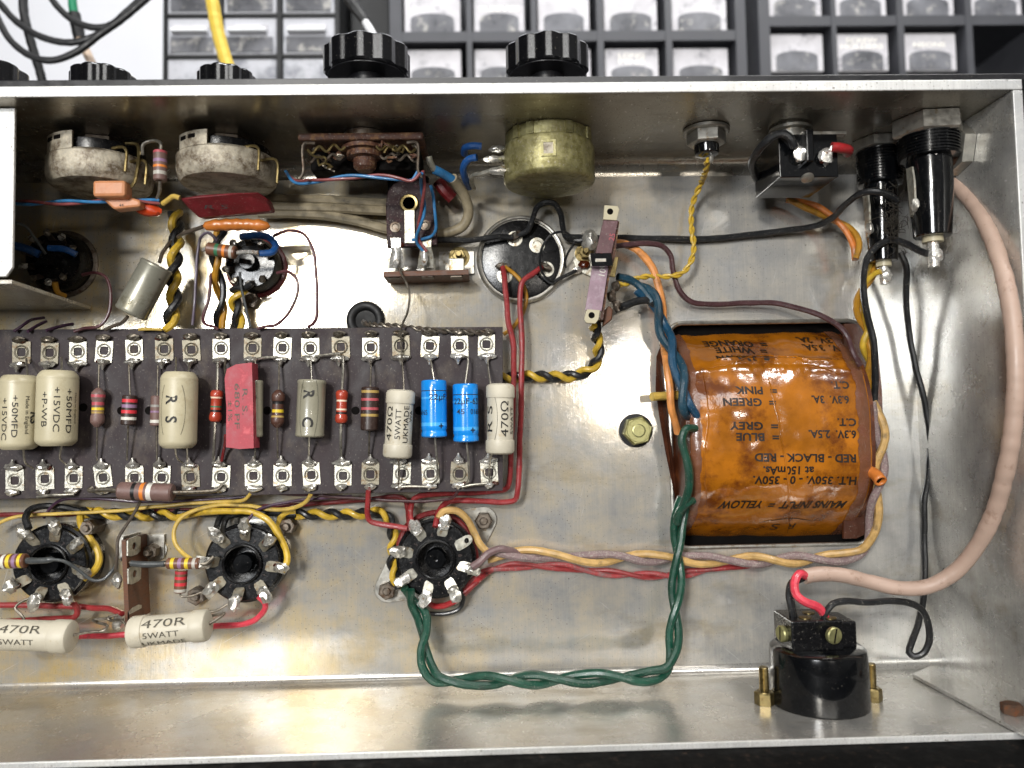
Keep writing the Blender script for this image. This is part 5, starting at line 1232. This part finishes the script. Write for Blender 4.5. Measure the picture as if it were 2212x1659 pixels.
MB().tube(pts([(388, 428, 40), (376, 424, 40), (366, 430, 38), (352, 440, 36)]), .9, 'w_cream').build('lead', rs2)
ac = thing('film_capacitor', 'amber dipped flat capacitor lying above the small nine pin socket', 'capacitor', at(512, 485, 30))
m_ = MB(); n = 24; Q = [at(438 + 146 * i / n, 489 - 4 * math.sin(PI * i / n), 30) for i in range(n + 1)]
m_.tube(Q, lambda t: 2.0 * (min(1, t * 9, (1 - t) * 9) ** .5) * (1 + .1 * math.sin(t * 40)) + .1, 'orange_cap', n=14, raw=True); m_.build('body', ac)
MB().tube(pts([(438, 490, 30), (420, 496, 28), (395, 505, 24), (385, 512, 20)]), .75, 'w_umber').build('lead', ac)

# ------------------------------------------------------------------ wiring
YB = ['w_yellow', 'w_black']
pair('twisted_pair', 'yellow and black twisted pair from the voltage selector to the end of the tag board', [(1284, 697, 18), (1288, 725, 12), (1293, 752, 8), (1291, 778, 6), (1275, 798, 5), (1245, 810, 5), (1200, 812, 5), (1150, 813, 5), (1075, 816, 5)], 1.25, YB, 11.5)
pair('twisted_pair', 'thick yellow and black twisted pair rising past the tilted can capacitor', [(362, 712, 12), (370, 690, 13), (376, 650, 14), (376, 600, 14), (380, 545, 13), (382, 505, 9), (380, 480, 7), (379, 458, 4)], 1.5, YB, 15)
pair('twisted_pair', 'yellow and black twisted pair below the small nine pin socket', [(520, 712, 8), (514, 680, 9), (508, 650, 10), (515, 632, 11), (525, 622, 12)], 1.3, YB, 13)
pair('twisted_pair', 'ochre and black twisted pair left of the small nine pin socket', [(478, 712, 8), (474, 690, 9), (481, 660, 10), (474, 620, 12), (466, 570, 16), (470, 520, 18), (478, 496, 18)], 1.25, ['w_ochre', 'w_black'], 22)
pair('twisted_pair', 'yellow and black heater pair between the left and middle valve sockets', [(172, 1108, 4), (230, 1110, 4), (300, 1111, 4), (385, 1112, 4)], 1.25, YB, 11.8, phase=.5)
pair('twisted_pair', 'yellow and black heater pair running from the middle to the right valve socket', [(640, 1110, 4), (700, 1111, 4), (770, 1110, 4), (815, 1108, 4), (836, 1116, 4), (843, 1138, 4), (850, 1165, 4), (848, 1195, 4), (850, 1225, 4), (858, 1255, 6), (866, 1272, 9)], 1.2, YB, 12, phase=1.0)
wire('heater_wire', 'yellow wire arching over the middle valve socket', [(385, 1116, 4), (405, 1114, 5), (440, 1106, 8), (500, 1104, 10), (545, 1106, 11), (578, 1122, 12), (602, 1155, 12), (618, 1190, 12), (620, 1212, 13), (610, 1236, 15)], 1.25, 'w_yellow')
wire('heater_wire', 'yellow wire hooking down beside the dark nut of the middle socket', [(640, 1106, 4), (620, 1108, 4), (606, 1120, 4), (603, 1140, 5), (605, 1158, 6)], 1.2, 'w_yellow')
wire('heater_wire', 'black wire passing behind the middle valve socket', [(385, 1108, 4), (440, 1110, 3), (520, 1108, 3), (590, 1108, 3), (640, 1112, 4)], 1.25, 'w_black')
wire('heater_wire', 'black wire curving down to the soldered upper left tag of the middle socket', [(500, 1108, 4), (478, 1116, 6), (470, 1135, 9), (468, 1160, 14)], 1.2, 'w_black')
wire('heater_wire', 'second black wire beside it dropping to the same soldered tag', [(520, 1110, 5), (492, 1118, 7), (483, 1138, 10), (482, 1160, 14)], 1.1, 'w_black')
wire('heater_wire', 'black wire bent over the top of the leftmost valve socket', [(172, 1104, 4), (130, 1095, 6), (92, 1094, 8), (65, 1102, 11), (56, 1120, 14), (62, 1142, 16)], 1.3, 'w_black')
wire('heater_wire', 'yellow wire snaking down the right side of the leftmost valve socket', [(200, 1104, 4), (182, 1103, 4), (174, 1115, 5), (178, 1140, 7), (196, 1165, 8), (212, 1190, 9), (214, 1212, 10), (204, 1232, 12), (180, 1250, 15)], 1.3, 'w_yellow')
wire('signal_wire', 'thin yellow wire running level under the lower board edge to the left', [(541, 1066, 14), (530, 1078, 12), (495, 1084, 9), (420, 1086, 8), (330, 1096, 8), (220, 1106, 8), (120, 1110, 8), (50, 1114, 8), (15, 1122, 8), (-20, 1140, 8)], .7, 'w_cream')
wire('signal_wire', 'thin yellow wire curling down to the resistor beside the middle valve socket', [(671, 1068, 14), (662, 1084, 12), (630, 1098, 9), (580, 1100, 8), (530, 1091, 8), (470, 1092, 9), (420, 1102, 10), (390, 1120, 11), (376, 1145, 12), (378, 1170, 13), (395, 1195, 14), (413, 1208, 16)], .8, 'w_cream')
wire('signal_wire', 'thin purple wire arching over the leftmost valve socket below the board', [(95, 1118, 6), (108, 1100, 8), (135, 1080, 10), (180, 1076, 10), (250, 1080, 10), (340, 1084, 8), (430, 1080, 8), (540, 1073, 8)], .6, 'w_purple')
wire('signal_wire', 'thin purple wire dropping to the top tag of the middle valve socket', [(760, 1072, 8), (690, 1077, 8), (630, 1083, 8), (580, 1094, 9), (550, 1106, 11), (538, 1120, 13), (530, 1136, 15)], .6, 'w_purple')
wire('supply_wire', 'dark red wire running level behind the heater pairs on the left', [(-20, 1112, 2.5), (100, 1112, 2.5), (250, 1107, 2.5), (400, 1103, 2.5), (560, 1096, 2.5), (700, 1086, 2.5), (800, 1079, 3), (855, 1073, 4), (874, 1080, 5), (880, 1100, 7), (884, 1130, 12), (887, 1146, 13)], .95, 'w_dark_red')
wire('supply_wire', 'red wire hanging from the thick brown resistor tag to the right valve socket', [(796, 1060, 16), (795, 1078, 15), (793, 1110, 13), (799, 1126, 12), (820, 1132, 12), (866, 1139, 13), (880, 1142, 13)], 1.05, 'w_red')
wire('signal_wire', 'thin brown wire sagging under the lower right of the tag board', [(560, 1062, 10), (700, 1072, 9), (800, 1078, 10), (880, 1083, 11), (945, 1080, 12), (980, 1073, 14), (988, 1062, 15)], .6, 'w_brown')
wire('supply_wire', 'outer red wire from the can capacitor down round the end of the tag board', [(1170, 577, 5), (1150, 592, 7), (1130, 608, 8), (1124, 640, 8), (1126, 700, 9), (1128, 780, 10), (1125, 880, 10), (1122, 980, 9), (1118, 1060, 8), (1112, 1080, 7), (1090, 1085, 6), (1020, 1082, 6), (970, 1083, 6), (952, 1098, 8), (944, 1120, 11), (940, 1138, 13)], 1.1, 'w_red')
wire('supply_wire', 'inner red wire from the can capacitor turning under the end resistor', [(1086, 577, 5), (1090, 600, 8), (1093, 640, 9), (1097, 690, 10), (1108, 740, 10), (1110, 800, 9), (1108, 880, 7), (1104, 960, 6), (1101, 1040, 5), (1094, 1056, 5), (1060, 1062, 5), (980, 1066, 5), (920, 1070, 6), (895, 1078, 7), (888, 1100, 9), (890, 1146, 13)], 1.1, 'w_red')
wire('supply_wire', 'dark red wire hugging the rim of the right valve socket', [(868, 1195, 8), (862, 1178, 7), (868, 1155, 6), (885, 1130, 6), (915, 1112, 6), (945, 1106, 6), (975, 1114, 5), (1005, 1140, 5), (1022, 1175, 5), (1030, 1215, 6)], 1.1, 'w_dark_red')
wire('supply_wire', 'red wire curving under the lower tags of the right valve socket', [(918, 1292, 9), (935, 1308, 6), (958, 1308, 5), (985, 1296, 5), (1005, 1280, 4), (1030, 1255, 4), (1050, 1238, 4)], 1.15, 'w_scarlet')
wire('heater_wire', 'black loop below the right valve socket', [(905, 1318, 5), (930, 1326, 4), (965, 1326, 4), (993, 1314, 4), (1000, 1290, 5), (992, 1270, 7)], .9, 'w_black')
CG = ['w_sand', 'w_mauve_dusty']
pair('twisted_pair', 'cream and dusty mauve twisted pair running from the right valve socket under the transformer', [(1052, 1200, 8), (1090, 1196, 9), (1170, 1199, 9), (1260, 1206, 9), (1350, 1204, 9), (1440, 1205, 8), (1540, 1210, 7), (1640, 1210, 7), (1740, 1208, 8), (1820, 1203, 9), (1862, 1190, 10), (1880, 1160, 12), (1888, 1115, 14), (1893, 1060, 16), (1900, 1010, 17), (1905, 960, 16), (1898, 910, 15), (1885, 868, 14)], 1.5, CG, 40, spread=1.05, phase=1.2)
wire('heater_wire', 'cream wire arching over the upper right of the right valve socket', [(948, 1120, 13), (958, 1106, 12), (985, 1104, 11), (1008, 1120, 10), (1025, 1150, 9), (1040, 1180, 9), (1058, 1198, 9)], 1.45, 'w_sand')
wire('heater_wire', 'dark mauve wire joining the right tag of the right valve socket to the cream pair', [(1018, 1226, 15), (1035, 1215, 14), (1055, 1196, 13), (1080, 1187, 12), (1105, 1192, 10), (1125, 1200, 8)], 1.45, 'w_mauve')
pair('twisted_pair', 'dusty red twisted pair lying under the cream pair', [(1000, 1282, 5), (1022, 1258, 4), (1050, 1236, 3), (1100, 1224, 3), (1180, 1222, 3), (1260, 1232, 3), (1340, 1240, 3), (1420, 1243, 3), (1500, 1236, 3), (1580, 1222, 3), (1660, 1215, 2.5)], .95, ['w_red', 'w_red_dusty'], 34)
pair('twisted_pair', 'dark green twisted pair looping under the right valve socket and up to the transformer', [(880, 1272, 13), (890, 1300, 11), (912, 1330, 12), (918, 1365, 14), (915, 1400, 16), (920, 1435, 18), (940, 1463, 20), (985, 1471, 21), (1060, 1470, 22), (1150, 1469, 22), (1240, 1467, 22), (1330, 1464, 22), (1400, 1462, 22), (1436, 1450, 21), (1452, 1415, 20), (1456, 1360, 18), (1459, 1300, 16), (1462, 1240, 14), (1463, 1180, 13), (1466, 1120, 13), (1478, 1075, 13)], 1.55, ['w_green', 'w_green2'], 42, spread=1.1)
wire('transformer_lead', 'dark green lead turning up the left side of the transformer into its winding', [(1462, 1120, 16), (1476, 1090, 20), (1489, 1050, 23), (1488, 1010, 24), (1478, 975, 24), (1473, 950, 24), (1480, 930, 24), (1502, 925, 20)], 1.55, 'w_green')
wire('transformer_lead', 'second dark green lead disappearing behind the lower left of the transformer', [(1464, 1130, 15), (1468, 1105, 18), (1482, 1088, 20), (1496, 1082, 17)], 1.55, 'w_green2')
pair('twisted_pair', 'teal blue twisted pair running from the selector down beside the transformer', [(1378, 622, 12), (1405, 640, 13), (1420, 670, 13), (1432, 710, 13), (1448, 745, 15), (1460, 780, 18), (1472, 815, 21), (1478, 850, 22), (1483, 880, 22), (1498, 902, 18)], 1.6, ['w_blue', 'w_blue2'], 34, spread=1.05, phase=.6)
wire('transformer_lead', 'dirty dark blue lead end soldered to the upper selector contact', [(1334, 598, 15), (1352, 602, 14), (1372, 612, 13), (1392, 630, 13), (1408, 652, 13)], 1.55, 'w_blue2')
wire('transformer_lead', 'black stained lead end soldered to the lower selector contact', [(1330, 668, 15), (1350, 660, 14), (1375, 651, 13), (1398, 648, 13), (1415, 660, 12)], 1.5, 'w_black')
wire('transformer_lead', 'orange lead curving from behind the selector down the left of the transformer', [(1310, 524, 8), (1345, 527, 9), (1378, 542, 10), (1405, 572, 10), (1420, 610, 10), (1430, 650, 10), (1432, 700, 9), (1434, 745, 8), (1440, 790, 14), (1447, 840, 16), (1453, 890, 15), (1464, 935, 10)], 1.5, 'w_peach')
wire('transformer_lead', 'maroon lead crossing the panel above the transformer to its upper right corner', [(1318, 533, 12), (1350, 530, 12), (1400, 527, 12), (1432, 532, 11), (1448, 550, 10), (1454, 585, 9), (1466, 625, 8), (1490, 650, 7), (1530, 658, 6), (1600, 655, 6), (1670, 655, 8), (1730, 668, 11), (1780, 686, 14), (1815, 706, 15), (1832, 730, 16), (1842, 760, 18), (1858, 790, 18)], 1.1, 'w_brown')
pair('indicator_pair', 'thin yellow twisted pair from the panel indicator to the voltage selector', [(1528, 345, 33), (1524, 370, 26), (1512, 400, 12), (1500, 430, 9), (1493, 465, 9), (1495, 500, 10), (1499, 530, 11), (1492, 565, 11), (1475, 590, 11), (1440, 597, 11), (1400, 598, 11), (1368, 604, 12), (1345, 616, 14), (1332, 612, 15)], .62, ['w_yellow', 'w_yellow'], 8.5)
wire('supply_wire', 'long black wire running level from the can capacitor to the small fuse holder', [(1225, 512, 5), (1270, 514, 4), (1320, 514, 3), (1420, 516, 3), (1520, 516, 3), (1620, 507, 3), (1700, 498, 5), (1764, 488, 8), (1796, 472, 14), (1825, 443, 24), (1862, 419, 32), (1895, 415, 35), (1925, 424, 34), (1938, 434, 33)], 1.25, 'w_black')
wire('supply_wire', 'black wire arching up from the can capacitor towards the olive control', [(1116, 510, 4), (1140, 498, 5), (1152, 470, 7), (1160, 447, 9), (1176, 438, 11), (1196, 440, 11), (1210, 460, 9), (1216, 492, 6), (1222, 512, 4), (1245, 520, 4), (1276, 517, 6)], 1.15, 'w_black')
wire('supply_wire', 'black wire leaving the jack socket level to the can capacitor rivet', [(905, 519, 8), (945, 519, 8), (1000, 519, 8), (1045, 516, 7), (1080, 512, 6), (1108, 513, 5)], 1.2, 'w_black')
wire('bare_loop', 'thin black wire loop standing over the right edge of the can capacitor', [(1195, 606, 6), (1176, 596, 7), (1166, 565, 10), (1174, 528, 13), (1196, 504, 14), (1226, 504, 12), (1240, 525, 10), (1228, 545, 8), (1220, 565, 5), (1222, 578, 3)], .5, 'w_black')
wire('supply_wire', 'short thin black wire from the can capacitor lug to the burnt solder tag', [(1175, 600, 4), (1192, 612, 4), (1210, 602, 4), (1245, 584, 3)], .75, 'w_black')
wire('heater_wire', 'ochre wire dropping from the can capacitor behind the two red wires to the board', [(1090, 575, 5), (1108, 590, 4), (1128, 612, 4), (1138, 640, 3), (1134, 665, 3), (1122, 690, 3), (1108, 708, 4), (1088, 722, 5)], .85, 'w_ochre')
# earth and fuse wiring on the right
wire('supply_wire', 'long black wire running down the right corner fold from the fuse holders', [(1945, 545, 14), (1957, 575, 14), (1958, 640, 10), (1964, 720, 7), (1980, 800, 7), (2000, 880, 7), (2010, 960, 6), (2003, 1040, 5), (1996, 1090, 5), (1997, 1180, 5), (1998, 1260, 8), (1985, 1340, 16), (1968, 1395, 22), (1964, 1410, 23), (1975, 1419, 24), (1996, 1411, 25), (2008, 1385, 26), (2005, 1345, 27), (1992, 1318, 29), (1965, 1302, 31), (1920, 1298, 33), (1870, 1300, 35), (1825, 1298, 37), (1798, 1305, 38), (1784, 1322, 38), (1778, 1338, 37)], 1.2, 'w_black')
wire('supply_wire', 'black wire hooking off the large fuse tip and down past the yellow pair', [(2003, 548, 40), (1980, 538, 36), (1955, 525, 32), (1925, 518, 28), (1895, 530, 26), (1875, 555, 24), (1866, 590, 22), (1865, 630, 20), (1874, 680, 18), (1884, 720, 17), (1890, 765, 16), (1890, 810, 13), (1889, 850, 11), (1888, 885, 10)], 1.25, 'w_black')
pair('twisted_pair', 'yellow twisted pair between the small fuse holder and the transformer corner', [(1884, 560, 14), (1880, 590, 15), (1866, 620, 15), (1858, 650, 14), (1862, 685, 13), (1872, 715, 12), (1870, 745, 12), (1878, 780, 10), (1884, 820, 9), (1886, 860, 8)], 1.25, ['w_yellow', 'w_ochre'], 28)
wire('fuse_wire', 'short yellow wire tied to the tip of the small fuse holder', [(1902, 586, 22), (1888, 592, 20), (1874, 604, 18), (1862, 622, 16)], 1.0, 'w_yellow')
pair('twisted_pair', 'ochre pair from under the mains switch to the side tag of the small fuse holder', [(1700, 430, 8), (1735, 441, 9), (1775, 458, 10), (1812, 480, 11), (1838, 505, 13), (1850, 530, 14), (1848, 560, 14)], 1.2, ['w_ochre', 'w_orange'], 40)
wire('mains_cable', 'thick dusty pink mains cable bowing round the right wall to the mains connector', [(2070, 325, 22), (2048, 332, 20), (2034, 352, 20), (2042, 378, 24), (2068, 402, 32), (2105, 444, 42), (2140, 510, 52), (2170, 600, 60), (2188, 700, 64), (2194, 800, 66), (2190, 900, 64), (2176, 1000, 60), (2150, 1100, 52), (2110, 1180, 44), (2060, 1237, 38), (2000, 1268, 34), (1940, 1270, 32), (1880, 1257, 30), (1820, 1243, 30), (1770, 1240, 30), (1737, 1245, 30)], 2.65, 'mains_sheath', 'cable', n=18)
wire('mains_core', 'bright red core leaving the pink cable into the connector block', [(1742, 1244, 31), (1726, 1240, 33), (1717, 1258, 35), (1720, 1284, 37), (1740, 1300, 38), (1766, 1310, 38), (1780, 1326, 37), (1783, 1340, 36)], 1.5, 'w_pink')
wire('mains_core', 'short black core leaving the pink cable behind the red one', [(1734, 1248, 30), (1712, 1258, 31), (1705, 1285, 33), (1710, 1312, 34), (1714, 1332, 34)], 1.4, 'w_black')
# red wires under the lower left power resistors
wire('supply_wire', 'pink-red wire passing behind both lying power resistors up to the middle socket', [(120, 1376, 8), (180, 1375, 8), (280, 1370, 8), (380, 1361, 8), (460, 1353, 9), (530, 1347, 10), (553, 1338, 11), (572, 1318, 12), (572, 1302, 13), (558, 1288, 14)], 1.1, 'w_pink')
wire('supply_wire', 'red wire running level from the left edge to the upright tag strip', [(-20, 1307, 6), (60, 1308, 6), (140, 1310, 7), (200, 1313, 8), (245, 1317, 13), (264, 1326, 17)], 1.1, 'w_red')
wire('supply_wire', 'red wire bending back from a lower tag of the leftmost socket', [(142, 1296, 14), (158, 1303, 13), (166, 1318, 11), (160, 1333, 10), (130, 1337, 9), (60, 1340, 8), (-20, 1345, 8)], 1.1, 'w_red')
wire('bare_lead', 'looped bare lead at the lower left tag of the leftmost socket', [(70, 1290, 16), (45, 1300, 17), (32, 1312, 18), (45, 1330, 18), (52, 1345, 19), (35, 1353, 20), (0, 1357, 22)], .5, 'dull_lead')
wire('signal_wire', 'thin grey wire dropping from under the big brown resistor past the upright strip', [(303, 1082, 14), (292, 1105, 14), (270, 1140, 15), (256, 1165, 17), (254, 1200, 18), (250, 1230, 17)], .6, 'w_umber')
# upper left signal wiring
BL = ['w_lightblue', 'w_redbrown']
pair('signal_pair', 'light blue and red-brown twisted pair running level out of the screening box', [(20, 437, 38), (80, 438, 38), (160, 437, 38), (240, 433, 38), (300, 432, 37), (345, 436, 36)], .55, BL, 27)
pair('signal_pair', 'light blue and red-brown pair sagging across the rusty rotary switch', [(618, 372, 30), (640, 392, 33), (680, 391, 36), (740, 384, 38), (800, 380, 39), (860, 385, 40), (890, 388, 41), (905, 372, 41)], .55, BL, 30)
pair('signal_pair', 'light blue and red-brown pair hanging in front of the jack socket', [(912, 372, 40), (912, 410, 34), (913, 450, 28), (906, 485, 25), (902, 510, 22), (905, 525, 20), (920, 545, 19)], .6, BL, 26)
wire('signal_wire', 'light blue wire bent round the right rivet of the jack socket', [(930, 400, 28), (936, 430, 26), (940, 470, 24), (940, 498, 22), (932, 510, 20), (912, 516, 20), (890, 518, 19)], .6, 'w_lightblue')
for i, (p, r) in enumerate((([(560, 428, 6), (640, 430, 6), (720, 433, 6), (800, 438, 6), (870, 440, 5)], 2.0), ([(560, 446, 7), (640, 448, 7), (720, 450, 7), (800, 454, 7), (870, 456, 5)], 2.0), ([(560, 462, 5), (620, 461, 6), (700, 465, 6), (770, 477, 6), (830, 493, 6), (870, 502, 5)], 2.0))):
    wire('screened_cable', ('uppermost beige screened cable entering behind the jack socket', 'beige screened cable between two others left of the jack socket', 'lowest beige screened cable sloping in behind the jack socket')[i], p, r, 'w_beige', 'cable', group='beige screened cables')
sc_ = thing('screened_cable', 'beige screened cable looping out to the right of the jack socket with blue sleeve', 'cable', at(1000, 450, 14), 'beige screened cables')
MB().tube(pts([(930, 506, 6), (970, 502, 8), (1000, 488, 10), (1012, 460, 12), (1006, 430, 15), (990, 402, 19), (977, 385, 23)]), 2.0, 'w_beige', n=14).build('jacket', sc_)
MB().tube(pts([(980, 390, 22), (966, 381, 24), (948, 371, 27), (938, 366, 28)]), 1.7, 'w_lightblue', n=12).build('blue_sleeve', sc_)
MB().tube(pts([(938, 366, 28), (930, 352, 30), (926, 338, 31)]), 1.2, 'tin', n=8).build('screen_braid', sc_)
wire('red_sleeve', 'dark red sleeve behind the looped beige cable', [(948, 392, 10), (962, 412, 10), (978, 428, 9)], 2.6, 'w_dark_red', 'sleeve')
wire('signal_wire', 'bright blue wire on the upper terminal of the olive control', [(1040, 316, 32), (1020, 314, 32), (1006, 318, 30), (1003, 332, 26)], 1.3, 'w_bright_blue')
wire('signal_wire', 'bright blue wire curving down from the middle terminal of the olive control', [(1030, 340, 32), (1012, 343, 31), (1001, 360, 28), (1004, 385, 22), (1014, 405, 14)], 1.3, 'w_bright_blue')
br = wire('screen_braid', 'twisted silver braid dropping from the lowest olive control terminal', [(1058, 370, 32), (1038, 376, 30), (1022, 380, 26), (1018, 395, 20), (1024, 408, 14)], .9, 'tin', 'braid')
# thin wires standing over the panel around the small socket
wire('signal_wire', 'thin maroon wire arching farthest right of the small socket down to the board', [(590, 510, 20), (625, 498, 20), (655, 505, 19), (675, 535, 18), (682, 575, 18), (684, 640, 18), (683, 690, 18), (676, 700, 17), (666, 706, 16)], .65, 'w_maroon')
wire('signal_wire', 'thin maroon wire bulging right of the small socket and back to the board', [(598, 590, 16), (622, 586, 17), (640, 604, 18), (640, 640, 18), (622, 678, 17), (596, 702, 16), (570, 706, 16), (556, 710, 16)], .6, 'w_maroon')
wire('signal_wire', 'thin violet wire arching left of the small socket straight down to the board', [(470, 520, 20), (450, 502, 20), (434, 512, 19), (427, 545, 18), (424, 600, 17), (420, 660, 17), (416, 702, 16)], .55, 'w_thinblue')
wire('signal_wire', 'thin maroon wire kinked beside the ochre pair down to the board', [(468, 590, 14), (457, 592, 15), (455, 615, 16), (450, 650, 17), (438, 685, 17), (442, 700, 16), (462, 706, 16), (472, 712, 16)], .6, 'w_maroon')
wire('signal_wire', 'thin dark wire dropping in front of the domed screw', [(518, 588, 16), (521, 620, 16), (530, 660, 16), (541, 706, 16)], .5, 'w_grey')
wire('signal_wire', 'dark blue sleeved wire curling round the top of the small socket', [(520, 512, 14), (550, 508, 15), (582, 514, 16), (596, 530, 17), (588, 545, 19), (560, 548, 21)], 1.3, 'w_bright_blue')
wire('signal_wire', 'black wire end curling under the small socket tags', [(545, 612, 15), (530, 622, 14), (512, 622, 13), (500, 628, 12)], 1.2, 'w_black')
wire('signal_wire', 'thin maroon wire arching from the shaded socket to the board near the tilted can', [(178, 594, 14), (205, 588, 15), (228, 600, 16), (240, 635, 17), (236, 675, 17), (215, 704, 17), (180, 710, 16), (160, 716, 16)], .6, 'w_maroon')
wire('signal_wire', 'thin grey wire curving out of the screening box to the shaded socket', [(20, 480, 34), (50, 486, 30), (75, 515, 24), (98, 548, 18)], .5, 'w_grey')
wire('signal_wire', 'dark blue sleeved wire deep in the shade behind the screening box edge', [(30, 530, 16), (60, 538, 15), (85, 550, 14)], 1.5, 'w_bright_blue')
wire('signal_wire', 'dark blue wire across the top of the shaded socket', [(105, 536, 16), (140, 538, 16), (165, 550, 15)], 1.2, 'w_bright_blue')
for i, p in enumerate(([(30, 716, 16), (55, 700, 14), (72, 690, 10), (95, 686, 6)], [(60, 716, 16), (80, 704, 12), (100, 694, 8)], [(100, 714, 16), (130, 704, 12), (158, 700, 8)])):
    wire('signal_wire', ('leftmost thin purple wire tail tucked under the screening box lip', 'middle thin purple wire tail tucked under the screening box lip', 'rightmost thin purple wire tail tucked under the screening box lip')[i], p, .6, 'w_purple')
wire('ochre_wire', 'short ochre wire end beneath the shaded socket at the box lip', [(118, 610, 12), (124, 632, 10), (140, 640, 7)], 1.1, 'w_ochre')

wire('sleeve', 'dark grey woven sleeve on the lead just right of the upright tag strip', [(284, 1217, 17.5), (320, 1220, 18), (356, 1218, 18)], 1.15, 'w_grey', 'sleeve')
